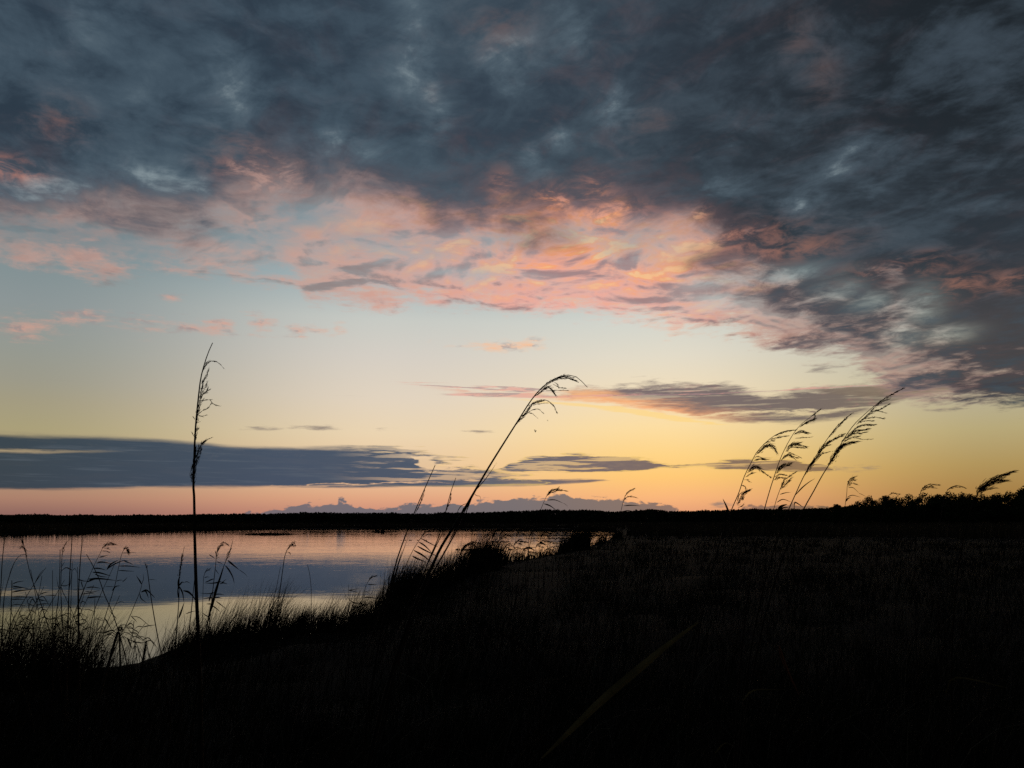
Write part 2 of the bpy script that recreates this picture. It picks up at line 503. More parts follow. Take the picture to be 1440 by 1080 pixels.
M_straw = plant_mat('dead_straw', (0.040, 0.034, 0.022), (0.15, 0.12, 0.075), 2.0, 0.8, 0.03)
M_soil = plant_mat('wet_soil', (0.010, 0.008, 0.006), (0.022, 0.018, 0.013), 1.5, 0.95, 0.0, 8)
M_grass = plant_mat('marsh_grass', (0.009, 0.010, 0.006), (0.030, 0.024, 0.013), 1.4, 0.85, 0.03)
M_reedbelt = plant_mat('reed_belt', (0.045, 0.033, 0.020), (0.085, 0.062, 0.035), 0.05, 0.85, 0.04)
M_stem = plant_mat('reed_stem', (0.016, 0.011, 0.008), (0.034, 0.021, 0.014), 6.0, 0.75, 0.0)
M_leaf = plant_mat('reed_leaf', (0.010, 0.010, 0.005), (0.024, 0.019, 0.010), 5.0, 0.7, 0.2)
M_plume = plant_mat('reed_plume', (0.014, 0.009, 0.007), (0.030, 0.019, 0.014), 9.0, 0.85, 0.15)
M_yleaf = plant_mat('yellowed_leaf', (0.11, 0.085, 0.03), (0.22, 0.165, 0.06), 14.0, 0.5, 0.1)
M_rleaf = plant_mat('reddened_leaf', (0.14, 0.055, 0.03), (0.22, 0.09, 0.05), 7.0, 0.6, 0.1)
M_wood = plant_mat('weathered_wood', (0.035, 0.028, 0.02), (0.07, 0.058, 0.042), 12.0, 0.85, 0.0)
M_bark = plant_mat('bark', (0.025, 0.02, 0.016), (0.05, 0.04, 0.03), 2.0, 0.9, 0.0)
M_crown = plant_mat('tree_foliage', (0.022, 0.030, 0.012), (0.05, 0.06, 0.022), 0.6, 0.8, 0.10)
M_forest = plant_mat('far_foliage', (0.022, 0.030, 0.014), (0.042, 0.05, 0.022), 0.05, 0.85, 0.0)


def at_z(px, py, z=0.0):
    d = ray(px, py)
    t = (z - CAMZ) / d.z
    return Vector((d.x * t, d.y * t, z))


def at_y(px, py, dist):
    d = ray(px, py)
    t = dist / d.y
    return Vector((d.x * t, dist, CAMZ + d.z * t))


# ================================================================== terrain
near_px = [(-500, 1000), (-100, 972), (60, 962), (125, 950), (172, 934), (238, 913), (262, 908), (330, 903), (430, 896), (505, 880), (548, 852), (585, 826),
           (650, 802), (720, 790), (780, 779), (825, 768), (852, 759), (866, 750)]
far_px = [(866, 746.2), (800, 743.4), (700, 743.2), (600, 743.2), (500, 743.0), (420, 743.2), (340, 744.2), (290, 745.2), (200, 746.6), (80, 749.5), (0, 751), (-150, 756), (-500, 765)]
SHORE = [at_z(*p) for p in near_px + far_px]
SH = np.array([(v.x, v.y) for v in SHORE])


def vnoise(x, y, seed=0):
    """smooth value noise, vectorised"""
    xi, yi = np.floor(x).astype(np.int64), np.floor(y).astype(np.int64)
    fx, fy = x - xi, y - yi
    fx, fy = fx * fx * (3 - 2 * fx), fy * fy * (3 - 2 * fy)

    def h(a, b):
        n = (a * 374761393 + b * 668265263 + seed * 1442695041) & 0x7fffffff
        n = ((n ^ (n >> 13)) * 1274126177) & 0x7fffffff
        return ((n ^ (n >> 16)) & 0xffff) / 65535.0
    return (h(xi, yi) * (1 - fx) + h(xi + 1, yi) * fx) * (1 - fy) + (h(xi, yi + 1) * (1 - fx) + h(xi + 1, yi + 1) * fx) * fy


def shore_dist(x, y):
    """signed distance to the lake edge, positive on land"""
    x, y = np.atleast_1d(np.asarray(x, float)), np.atleast_1d(np.asarray(y, float))
    best = np.full(x.shape, 1e18)
    inside = np.zeros(x.shape, bool)
    n = len(SH)
    for i in range(n):
        ax, ay = SH[i]
        bx, by = SH[(i + 1) % n]
        ex, ey = bx - ax, by - ay
        t = np.clip(((x - ax) * ex + (y - ay) * ey) / (ex * ex + ey * ey), 0, 1)
        best = np.minimum(best, (x - ax - t * ex) ** 2 + (y - ay - t * ey) ** 2)
        c = ((ay > y) != (by > y)) & (x < (bx - ax) * (y - ay) / ((by - ay) if by != ay else 1e-9) + ax)
        inside ^= c
    d = np.sqrt(best)
    return np.where(inside, -d, d)


def ground_z(x, y):
    x, y = np.atleast_1d(np.asarray(x, float)), np.atleast_1d(np.asarray(y, float))
    s = shore_dist(x, y) + (vnoise(x * 0.9, y * 0.9, 3) - 0.5) * 0.5
    up = np.clip(s / 3.2, 0, 1)
    up = up * up * (3 - 2 * up)
    dn = np.clip(-s / 2.5, 0, 1)
    bumps = (vnoise(x * 1.6, y * 1.6, 1) - 0.3) * 0.16 + (vnoise(x * 0.35, y * 0.35, 2) - 0.5) * 0.16
    land = 0.05 + 0.33 * up + bumps * up
    return np.where(s > 0, np.maximum(land, 0.03), -0.03 - 0.7 * dn)


NA, rings = 300, [0.0] + [0.4 * 1.062 ** k for k in range(160)]
gx, gy = [0.0], [0.0]
for r in rings[1:]:
    for k in range(NA):
        a = 2 * math.pi * k / NA
        gx.append(r * math.sin(a)); gy.append(r * math.cos(a))
gz = ground_z(gx, gy)
gf = [(0, 1 + k, 1 + (k + 1) % NA) for k in range(NA)]
for i in range(len(rings) - 2):
    b0, b1 = 1 + i * NA, 1 + (i + 1) * NA
    for k in range(NA):
        k2 = (k + 1) % NA
        gf.append((b0 + k, b1 + k, b1 + k2, b0 + k2))
g = link('ground', list(zip(gx, gy, gz)), gf, M_soil, None, True)
tag(g, kind='structure')

# lake: one sheet a little wider than the shoreline, dipping under the banks
mw = bpy.data.materials.new('lake_water')
mw.use_nodes = True
wt = mw.node_tree
wp = wt.nodes['Principled BSDF']
wp.inputs['Base Color'].default_value = (0.010, 0.014, 0.016, 1)
wp.inputs['Roughness'].default_value = 0.018
wp.inputs['IOR'].default_value = 1.333
wtc = wt.nodes.new('ShaderNodeTexCoord')


def wave(scale, sx, sy, detail):
    mp = wt.nodes.new('ShaderNodeMapping')
    mp.inputs['Scale'].default_value = (sx, sy, 1)
    mp.inputs['Rotation'].default_value = (0, 0, R(12))
    wt.links.new(wtc.outputs['Object'], mp.inputs[0])
    n = wt.nodes.new('ShaderNodeTexNoise')
    n.inputs['Scale'].default_value = scale
    n.inputs['Detail'].default_value = detail
    n.inputs['Roughness'].default_value = 0.55
    wt.links.new(mp.outputs[0], n.inputs['Vector'])
    return n.outputs[0]


def wm(op, a, b):
    n = wt.nodes.new('ShaderNodeMath')
    n.operation = op
    for i, v in enumerate((a, b)):
        if isinstance(v, (int, float)): n.inputs[i].default_value = v
        else: wt.links.new(v, n.inputs[i])
    return n.outputs[0]


# breeze ripples: patchy, livelier out on the open lake than in the lee of the bank
wsep = wt.nodes.new('ShaderNodeSeparateXYZ')
wt.links.new(wtc.outputs['Object'], wsep.inputs[0])
lee = wt.nodes.new('ShaderNodeMapRange')
lee.interpolation_type = 'SMOOTHSTEP'
lee.inputs['From Min'].default_value = 14.0
lee.inputs['From Max'].default_value = 60.0
lee.inputs['To Min'].default_value = 0.12
wt.links.new(wsep.outputs[1], lee.inputs['Value'])
h_ = wm('MULTIPLY', wm('ADD', wm('MULTIPLY', wave(1.3, 0.7, 1.0, 3.0), 0.7), wm('MULTIPLY', wave(0.22, 0.6, 1.0, 2.0), 0.9)), lee.outputs[0])
patch = wt.nodes.new('ShaderNodeMapRange')
patch.inputs['From Min'].default_value = 0.35
patch.inputs['From Max'].default_value = 0.62
patch.inputs['To Min'].default_value = 0.35
wt.links.new(wave(0.035, 0.35, 1.0, 3.0), patch.inputs['Value'])
h_ = wm('MULTIPLY', h_, patch.outputs[0])
bp = wt.nodes.new('ShaderNodeBump')
bp.inputs['Strength'].default_value = 1.0
bp.inputs['Distance'].default_value = 0.015
wt.links.new(h_, bp.inputs['Height'])
wt.links.new(bp.outputs[0], wp.inputs['Normal'])
c0 = SH.mean(0)
lw = [(-420, 5, 0), (40, 5, 0), (60, 360, 0), (-420, 360, 0)]
water = link('water', lw, [(0, 1, 2, 3)], mw)
tag(water, kind='structure')


# ================================================================== blade masses
def blades(name, bx, by, bz, h, w, lean, leandir, mat, seg=3, droop=0.5, parent=None):
    """many tapering, bending grass blades in one mesh"""
    n = len(bx)
    ts = np.linspace(0, 1, seg + 1)
    ang = rng.uniform(0, 2 * np.pi, n)
    wx, wy = np.cos(ang), np.sin(ang)
    verts = np.zeros((n, 2 * seg + 1, 3))
    for i, t in enumerate(ts):
        off = lean * (t ** 1.7)
        cx = bx + np.cos(leandir) * off * h
        cy = by + np.sin(leandir) * off * h
        cz = bz + h * (t - droop * lean * lean * t ** 2.5 * 0.6)
        ww = w * (1 - t) ** 0.7 * 0.5
        if i < seg:
            verts[:, 2 * i, 0], verts[:, 2 * i, 1], verts[:, 2 * i, 2] = cx - wx * ww, cy - wy * ww, cz
            verts[:, 2 * i + 1, 0], verts[:, 2 * i + 1, 1], verts[:, 2 * i + 1, 2] = cx + wx * ww, cy + wy * ww, cz
        else:
            verts[:, 2 * i, 0], verts[:, 2 * i, 1], verts[:, 2 * i, 2] = cx, cy, cz
    k = 2 * seg + 1
    loops, starts, totals = [], [], []
    base = (np.arange(n) * k)[:, None]
    quads = np.concatenate([base + np.array([2 * i, 2 * i + 1, 2 * i + 3, 2 * i + 2])[None] for i in range(seg - 1)], 1).reshape(n, seg - 1, 4)
    tri = base + np.array([2 * (seg - 1), 2 * (seg - 1) + 1, 2 * seg])[None]
    lo = np.concatenate([quads.reshape(n, -1), tri], 1).ravel()
    tot = np.tile(np.array([4] * (seg - 1) + [3]), n)
    st = np.concatenate([[0], np.cumsum(tot)[:-1]])
    me = bpy.data.meshes.new(name)
    me.vertices.add(n * k)
    me.vertices.foreach_set('co', verts.ravel())
    me.loops.add(len(lo))
    me.loops.foreach_set('vertex_index', lo.astype(np.int32))
    me.polygons.add(len(tot))
    me.polygons.foreach_set('loop_start', st.astype(np.int32))
    me.polygons.foreach_set('loop_total', tot.astype(np.int32))
    me.materials.append(mat)
    me.update(calc_edges=True)
    me.validate()
    o = bpy.data.objects.new(name, me)
    COL.objects.link(o)
    if parent is not None: o.parent = parent
    return o


def field(n, r0, r1, a0, a1, power=1.0):
    r = r0 * (r1 / r0) ** (rng.uniform(0, 1, n) ** power)
    a = np.radians(rng.uniform(a0, a1, n))
    return r * np.sin(a), r * np.cos(a)


# tussock centres, then blades radiating from them
tx, ty = field(5000, 1.2, 90.0, -42, 42)
ts_ = shore_dist(tx, ty)
def bare(x, y, s):
    a = np.degrees(np.arctan2(x, y))
    return (a > azel(160, 925)[0]) & (a < azel(250, 915)[0]) & (np.hypot(x, y) > 8) & (s < 1.6)


def low(x, y, s):
    # trampled, open stretch of the bank where the water shows through
    a = np.degrees(np.arctan2(x, y))
    k = np.clip((a - azel(690, 780)[0]) / 0.5, 0, 1) * np.clip((azel(798, 780)[0] - a) / 0.5, 0, 1) * np.clip((14 - s) / 5, 0, 1) * (np.hypot(x, y) > 18)
    return 1 - 0.62 * k


keep = (ts_ > 0.15) & ~bare(tx, ty, ts_)
tx, ty, ts_ = tx[keep], ty[keep], ts_[keep]
tr = np.hypot(tx, ty)
tsize = 0.14 + 0.30 * rng.uniform(0, 1, len(tx)) ** 1.5 + 0.008 * tr
th = 0.30 + 0.42 * vnoise(tx * 0.5, ty * 0.5, 9) + 0.22 * (vnoise(tx * 1.7, ty * 1.7, 12) - .4) + rng.uniform(-0.08, 0.16, len(tx))
th *= 0.65 + 0.7 * rng.uniform(0, 1, len(tx)) ** 2
th *= (0.75 + 0.25 * np.clip(ts_ / 1.0, 0, 1)) * low(tx, ty, ts_)
per = 19
idx = np.repeat(np.arange(len(tx)), per)
n = len(idx)
ra = rng.uniform(0, 2 * np.pi, n)
rr = np.sqrt(rng.uniform(0, 1, n)) * tsize[idx]
bx, by = tx[idx] + np.cos(ra) * rr, ty[idx] + np.sin(ra) * rr
hh = th[idx] * (1.1 - 0.5 * rr / tsize[idx]) * rng.uniform(0.7, 1.25, n)
rb_ = np.hypot(bx, by)
ww = np.maximum(0.007, 0.00055 * rb_) * rng.uniform(0.7, 1.5, n)
leanv = rng.uniform(0.15, 0.75, n)
ld = np.where(rng.uniform(0, 1, n) < 0.45, rng.normal(0.15, 0.5, n), ra)
grass1 = (bx, by, hh, ww, leanv, ld)
# loose growth between
bx2, by2 = field(46000, 1.1, 110.0, -42, 42)
s2_ = shore_dist(bx2, by2)
k2 = (s2_ > 0.05) & ~bare(bx2, by2, s2_)
bx2, by2 = bx2[k2], by2[k2]
n2 = len(bx2)
r2 = np.hypot(bx2, by2)
h2 = (0.12 + 0.46 * vnoise(bx2 * 0.45, by2 * 0.45, 5) ** 1.5) * rng.uniform(0.5, 1.5, n2)
h2 *= low(bx2, by2, s2_[k2])
w2 = np.maximum(0.007, 0.0007 * r2) * rng.uniform(0.7, 1.4, n2)
ax_, ay_ = np.concatenate([bx, bx2]), np.concatenate([by, by2])
az_ = np.maximum(ground_z(ax_, ay_), -0.1) - 0.02
gr = blades('grass', ax_, ay_, az_, np.concatenate([hh, h2]), np.concatenate([ww, w2]), np.concatenate([leanv, rng.uniform(0.1, 0.8, n2)]),
            np.concatenate([ld, rng.normal(0.2, 1.1, n2)]), M_grass)
tag(gr, 'dark rough marsh grass in tussocks covering the near bank', 'grass', kind='stuff')


# last year's straw, bent and pale, lying across the growth
bx3, by3 = field(2600, 1.3, 45.0, -40, 42)
s3_ = shore_dist(bx3, by3)
k3 = s3_ > 0.4
bx3, by3 = bx3[k3], by3[k3]
n3 = len(bx3)
straw = blades('dead_straw', bx3, by3, ground_z(bx3, by3), rng.uniform(0.35, 1.05, n3), np.maximum(0.005, 0.0006 * np.hypot(bx3, by3)) * rng.uniform(.7, 1.5, n3),
               rng.uniform(0.3, 1.5, n3), rng.normal(0.3, 1.3, n3), M_straw, seg=5, droop=0.75)
tag(straw, 'pale bent straw scattered through the dark marsh grass', 'straw', kind='stuff')


def prof_np(px):
    return float(np.interp(px, [p[0] for p in near_px], [p[1] for p in near_px]))


# sedge growing out of the shallows and along the rim of the bank
def rim_blades(pts, n, spread, h0, h1, wmul=1.0):
    xs, ys, hs = [], [], []
    w = np.array([p[2] if len(p) > 2 else 1.0 for p in pts], float)
    pick = rng.choice(len(pts), n, p=w / w.sum())
    for i in pick:
        v = at_z(pts[i][0], pts[i][1], 0.1)
        sc = pts[i][3] if len(pts[i]) > 3 else 1.0
        r = math.sqrt(rng.uniform()) * spread * (pts[i][4] if len(pts[i]) > 4 else 1.0)
        a = rng.uniform(0, 2 * math.pi)
        xs.append(v.x + r * math.cos(a)); ys.append(v.y + r * math.sin(a) * 0.8)
        hs.append(rng.uniform(h0, h1) * sc)
    return np.array(xs), np.array(ys), np.array(hs)


# (px, py, weight, height, spread) of the clumps seen against the water
sx, sy, sh = rim_blades([(-40, 965, 2), (-5, 962, 2), (18, 968, 2), (45, 972, 2.6), (75, 975, 2.6), (100, 978, 1.6, .8), (130, 975, 0.9, .7), (30, 995, 2), (80, 1000, 2), (150, 962, .3, .55)],
                        5200, 0.46, 0.45, 1.42)
sed = blades('sedge', sx, sy, np.full(len(sx), -0.1), sh, rng.uniform(0.004, 0.009, len(sx)), rng.uniform(0.1, 0.7, len(sx)), rng.normal(0.3, 1.0, len(sx)), M_grass, seg=4)
tag(sed, 'fine tangled sedge standing in the shallows at the left', 'sedge', kind='stuff')
RIM = []
for px in range(250, 552, 9):
    py = prof_np(px)
    RIM.append((px + rnd.uniform(-5, 5), py + rnd.uniform(6, 22), rnd.uniform(0.15, 2.2), rnd.uniform(0.40, 1.25) * (0.8 if px < 300 else 1.0) * (1.25 if 405 < px < 480 else 1.0), rnd.uniform(0.35, 1.1)))
sx, sy, sh = rim_blades(RIM, 7400, 0.36, 0.30, 0.95)
sed2 = blades('tuft_grass', sx, sy, np.maximum(ground_z(sx, sy), 0) - 0.02, sh, 0.004 + 0.012 * rng.uniform(0, 1, len(sx)) ** 3, rng.uniform(0.15, 0.8, len(sx)), rng.normal(0.15, 0.8, len(sx)), M_grass, seg=4)
tag(sed2, 'wind-combed grass tufts on the rim of the bank before the water', 'grass', kind='stuff')
sx, sy, sh = rim_blades([(552, 852, 1.4, 1.0, .6), (566, 845, 2.0, 1.15, .7), (585, 838, 1.6, 1.05), (600, 832, 1.3, 1.15), (622, 824, 1.3, 1.0), (645, 818, 1.3, 1.2), (662, 812, 2.2, 1.45, .8), (678, 810, 2.4, 1.6, .8), (694, 806, 1.2, 1.1, .7), (715, 800, .7, .8), (745, 793, .5, .5), (775, 788, .6, .7),
                         (795, 783, 1.4, 1.1, .6), (808, 780, 2.0, 1.5, .6), (820, 777, 2.0, 1.65, .6), (845, 768, .5, .9, .6), (868, 760, .6, 1.1, .7), (890, 756, .7, 1.4)], 9000, 0.8, 0.35, 1.2)
rr_ = np.hypot(sx, sy)
sed3 = blades('bank_grass', sx, sy, np.maximum(ground_z(sx, sy), 0) - 0.02, sh, np.maximum(0.008, rr_ * 0.00055) * rng.uniform(.7, 1.4, len(sx)), rng.uniform(0.1, 0.55, len(sx)),
              rng.normal(0.15, 0.8, len(sx)), M_grass, seg=3)
tag(sed3, 'shaggy grass along the receding bank beside the pink water', 'grass', kind='stuff')

# reed belt on the far shore and across the marsh to the right
bx, by = field(60000, 95.0, 420.0, -46, 46)
s_ = shore_dist(bx, by)
azd = np.degrees(np.arctan2(bx, by))
keep = ((s_ > 0.3) & (s_ < 60) & (azd < 7) & (by > 100)) | ((azd >= 5) & (s_ > 3))
bx, by, azd = bx[keep], by[keep], azd[keep]
rr_ = np.hypot(bx, by)
hh = (1.35 + 0.55 * vnoise(bx * 0.06, by * 0.06, 21)) * rng.uniform(0.75, 1.1, len(bx))
belt = blades('reed_bed', bx, by, ground_z(bx, by) - 0.05, hh, rr_ * 0.0011 * rng.uniform(.6, 1.4, len(bx)), rng.uniform(0.05, 0.35, len(bx)), rng.normal(0.1, 0.6, len(bx)), M_reedbelt, seg=2)
tag(belt, 'brown reed bed lining the far shore and the open marsh', 'reed bed', kind='stuff')


# dense low edge of the far shore
ex, ey = [], []
for a, b in zip(far_px[:-1], far_px[1:]):
    A_, B_ = at_z(*a), at_z(*b)
    n_ = int((B_ - A_).length * 60)
    t = rng.uniform(0, 1, n_)
    ex += list(A_.x + (B_.x - A_.x) * t); ey += list(A_.y + (B_.y - A_.y) * t)
ex, ey = np.array(ex), np.array(ey)
rad_ = np.hypot(ex, ey)
push = 1 + rng.uniform(0.2, 6.0, len(ex)) / rad_
ex, ey = ex * push, ey * push
keep = (np.abs(np.degrees(np.arctan2(ex, ey))) < 42) & (ey > 60)
ex, ey = ex[keep], ey[keep]
edge = blades('shore_sedge', ex, ey, np.maximum(ground_z(ex, ey), 0) - 0.05, (0.25 + 0.75 * vnoise(ex * 0.12, ey * 0.12, 17)) * rng.uniform(.7, 1.1, len(ex)), rng.uniform(.15, .4, len(ex)), rng.uniform(.05, .3, len(ex)),
              rng.normal(0, 1, len(ex)), M_reedbelt, seg=2)
tag(edge, 'low dark sedge edging the far shore', 'sedge', kind='stuff')

# ================================================================== far woods
def leaf_cloud(centers, radii, per, size, flat=0.8):
    """many small leaf faces spread through lumpy volumes"""
    V, Fc = [], []
    for (c, r) in zip(centers, radii):
        for _ in range(per):
            d = Vector((rnd.gauss(0, 1), rnd.gauss(0, 1), rnd.gauss(0, 1))).normalized()
            q = Vector(c) + Vector((d.x * r, d.y * r, d.z * r * flat)) * (rnd.random() ** 0.45)
            s = size * rnd.uniform(0.6, 1.5)
            a = Vector((rnd.gauss(0, 1), rnd.gauss(0, 1), rnd.gauss(0, 1))).normalized()
            b = a.cross(Vector((rnd.gauss(0, 1), rnd.gauss(0, 1), rnd.gauss(0, 1)))).normalized()
            i = len(V)
            V += [q - a * s * 0.5, q + b * s * 0.32, q + a * s * 0.5, q - b * s * 0.32]
            Fc.append((i, i + 1, i + 2, i + 3))
    return V, Fc


def prof(pts, x):
    return float(np.interp(x, [p[0] for p in pts], [p[1] for p in pts]))


FOREST = [(-300, 721), (0, 723), (200, 723.5), (330, 722.5), (400, 721), (455, 719.5), (520, 721), (600, 721.5), (680, 719.5), (740, 717.2), (830, 717), (880, 718.5), (900, 717), (918, 715),
          (940, 718), (970, 717), (1010, 717), (1080, 715), (1160, 714), (1200, 711), (1440, 712), (1760, 712)]
cs, rs = [], []
for k in range(2600):
    px = -300 + 2040 * (k + rnd.random()) / 2600
    dist = rnd.uniform(430, 640)
    top = prof(FOREST, px) + (vnoise(np.array([px * 0.035]), np.array([0.5]), 31)[0] - 0.5) * 3.0 + rnd.uniform(0.3, 1.7)
    v = at_y(px, top, dist)
    hgt = v.z - 0.4
    rad = rnd.uniform(1.3, 2.6)
    if rnd.random() < 0.25:      # spire
        for j in range(4):
            cs.append((v.x, v.y, 0.4 + hgt * (0.25 + 0.22 * j))); rs.append(max(0.5, 2.0 * (1 - j / 4.2)))
    else:
        cs.append((v.x, v.y, v.z - rad * 0.7)); rs.append(rad)
    for zf in (0.62, 0.36, 0.12):
        cs.append((v.x + rnd.uniform(-2, 2), v.y, 0.4 + hgt * zf)); rs.append(rnd.uniform(1.8, 3.0))
V, Fc = leaf_cloud(cs, rs, 30, 1.15, 0.8)
fo = link('distant_forest', V, Fc, M_forest)
tag(fo, 'low black line of distant woodland along the horizon', 'forest', kind='stuff')


def tube(path, radii, sides=6):
    V, Fc = [], []
    n = len(path)
    for i, p in enumerate(path):
        t = (path[min(i + 1, n - 1)] - path[max(i - 1, 0)]).normalized()
        u = t.cross(Vector((0.3, 1, 0.1))).normalized()
        w = t.cross(u)
        for k in range(sides):
            a = 2 * math.pi * k / sides
            V.append(p + (u * math.cos(a) + w * math.sin(a)) * radii[i])
    for i in range(n - 1):
        for k in range(sides):
            a, b = i * sides + k, i * sides + (k + 1) % sides
            Fc.append((a, b, b + sides, a + sides))
    Fc.append(tuple(range(sides))[::-1])
    Fc.append(tuple((n - 1) * sides + k for k in range(sides)))
    return V, Fc


def merge(parts):
    V, Fc = [], []
    for v, f in parts:
        o = len(V)
        V += list(v)
        Fc += [tuple(i + o for i in q) for q in f]
    return V, Fc


def tree_meshes(h, w, seed, shape):
    global rnd
    keep_ = rnd
    rnd = random.Random(seed)
    wood = [tube([Vector((0, 0, -0.3)), Vector((.1, 0, h * .2)), Vector((-.05, .1, h * .5)), Vector((.1, 0, h * .85))], [h * .028, h * .022, h * .014, h * .004])]
    cs, rs = [], []
    for k in range(13):
        a = rnd.uniform(0, 6.28)
        z0 = h * rnd.uniform(0.18, 0.62)
        if shape == 'round': z1, rad = h * rnd.uniform(0.35, 0.84), w * rnd.uniform(0.12, 0.36)
        elif shape == 'spire': z1 = h * rnd.uniform(0.2, 0.9); rad = w * 0.42 * (1.02 - z1 / h)
        else: z1, rad = h * rnd.uniform(0.30, 0.82), w * rnd.uniform(0.20, 0.44)
        e = Vector((math.cos(a) * rad, math.sin(a) * rad, z1))
        s = Vector((0, 0, min(z0, z1 * 0.8)))
        wood.append(tube([s, s.lerp(e, .5) + Vector((0, 0, .15)), e], [h * .011, h * .007, h * .003], 4))
        cs.append(e); rs.append(w * rnd.uniform(0.15, 0.26))
        cs.append(e + Vector((rnd.uniform(-1, 1), rnd.uniform(-1, 1), rnd.uniform(-.3, .8))) * w * 0.12); rs.append(w * rnd.uniform(.09, .16))
    cs.append(Vector((0.1, 0, h * 0.88))); rs.append(w * 0.12)
    cs.append(Vector((0, 0, h * 0.55))); rs.append(w * 0.30)
    crown = leaf_cloud(cs, rs, 130, 0.36, 0.85)
    tm = bpy.data.meshes.new('trunk'); v, f = merge(wood); tm.from_pydata([tuple(q) for q in v], [], f); tm.materials.append(M_bark)
    cm = bpy.data.meshes.new('crown'); tmp = crown; cm.from_pydata([tuple(q) for q in tmp[0]], [], tmp[1]); cm.materials.append(M_crown)
    rnd = keep_
    return tm, cm, h


PROTO = [tree_meshes(9, 8.5, 1, 'round'), tree_meshes(9, 7.5, 2, 'wide'), tree_meshes(9, 5.0, 3, 'spire'), tree_meshes(9, 9.5, 4, 'wide'), tree_meshes(9, 7.0, 5, 'round')]
TREES = [  # px, top py, distance, kind, label
    (1176, 708, 235, 2, 'low pointed bush where the right treeline begins'),
    (1206, 703, 225, 1, 'small spreading tree near the left end of the right treeline'),
    (1222, 698, 215, 0, 'lone rounded crown standing left of a gap in the treeline'),
    (1247, 694, 215, 4, 'rounded tree just right of the gap in the treeline'),
    (1276, 693.5, 210, 3, 'broad flat-topped tree below the small arched reed plume'),
]
for px in range(1300, 1560, 17):
    top = prof([(1300, 691), (1316, 690), (1331, 688.5), (1362, 689.5), (1380, 692), (1390, 690.5), (1409, 692), (1420, 689), (1434, 685), (1450, 684), (1560, 682)], px)
    TREES.append((px + rnd.uniform(-4, 4), top + rnd.uniform(-0.6, 2.2), rnd.uniform(175, 215), rnd.choice([0, 1, 3, 4, 0, 3]), None))
for px in range(1186, 1560, 21):
    top = prof([(1186, 712), (1210, 708), (1240, 704), (1260, 700), (1300, 697), (1440, 692), (1560, 690)], px)
    TREES.append((px + rnd.uniform(-5, 5), top + rnd.uniform(-1, 2), rnd.uniform(165, 190), rnd.choice([1, 3, 0, 4]), None))
for (px, py, dist, kind, label) in TREES:
    tm, cm, h0 = PROTO[kind]
    v = at_y(px, py, dist)
    gz_ = float(ground_z(v.x, v.y)[0])
    t = empty('tree', (v.x, v.y, gz_))
    s = (v.z - gz_) / h0
    t.scale = (s * rnd.uniform(.9, 1.25), s * rnd.uniform(.9, 1.2), s)
    t.rotation_euler = (0, 0, rnd.uniform(0, 6.28))
    for nm, me in (('trunk', tm), ('crown', cm)):
        o = bpy.data.objects.new(nm, me); COL.objects.link(o); o.parent = t
    tag(t, label or 'dark leafy tree massed in the unbroken treeline at the right edge', 'tree', 'trees along the right horizon')


# ================================================================== reeds
def spline(pts, n):
    """Catmull-Rom through the points"""
    P_ = [pts[0] + (pts[0] - pts[1])] + list(pts) + [pts[-1] + (pts[-1] - pts[-2])]
    L = [0.0]
    for a, b in zip(pts[:-1], pts[1:]): L.append(L[-1] + (b - a).length)
    out = []
    for k in range(n + 1):
        s = L[-1] * k / n
        i = 0
        while i < len(L) - 2 and L[i + 1] < s: i += 1
        t = (s - L[i]) / max(1e-9, L[i + 1] - L[i])
        a, b, c, d = P_[i], P_[i + 1], P_[i + 2], P_[i + 3]
        out.append(0.5 * ((2 * b) + (c - a) * t + (2 * a - 5 * b + 4 * c - d) * t * t + (3 * b - a - 3 * c + d) * t ** 3))
    return out


def strip(path, width, prof_=None, yaw=0.0):
    """a leaf: folded strip along a path, broad low down and tapering to a point"""
    V, Fc = [], []
    n = len(path) - 1
    for i, p in enumerate(path):
        t = i / n
        tg = (path[min(i + 1, n)] - path[max(i - 1, 0)]).normalized()
        view = Vector((math.sin(yaw), math.cos(yaw), 0.0))
        u = tg.cross(view).normalized()
        nrm = tg.cross(u)
        w = width * 0.5 * (min(1.0, 0.35 + 2.6 * t) * (1 - t) ** 0.65 if prof_ is None else prof_(t))
        w = max(w, width * 0.02)
        V += [p - u * w, p + nrm * w * 0.35, p + u * w]
        if i:
            a = 3 * (i - 1)
            Fc += [(a, a + 1, a + 4, a + 3), (a + 1, a + 2, a + 5, a + 4)]
    return V, Fc


def sliver(V, Fc, p, d, ln, w):
    r = Vector((rnd.gauss(0, 1), rnd.gauss(0, 1) * 1.2, rnd.gauss(0, 1)))
    u = d.cross(r)
    if u.length < 1e-6: return
    u.normalize()
    i = len(V)
    V += [p, p + d * ln * 0.4 + u * w * 0.5, p + d * ln, p + d * ln * 0.4 - u * w * 0.5]
    Fc.append((i, i + 1, i + 2, i + 3))


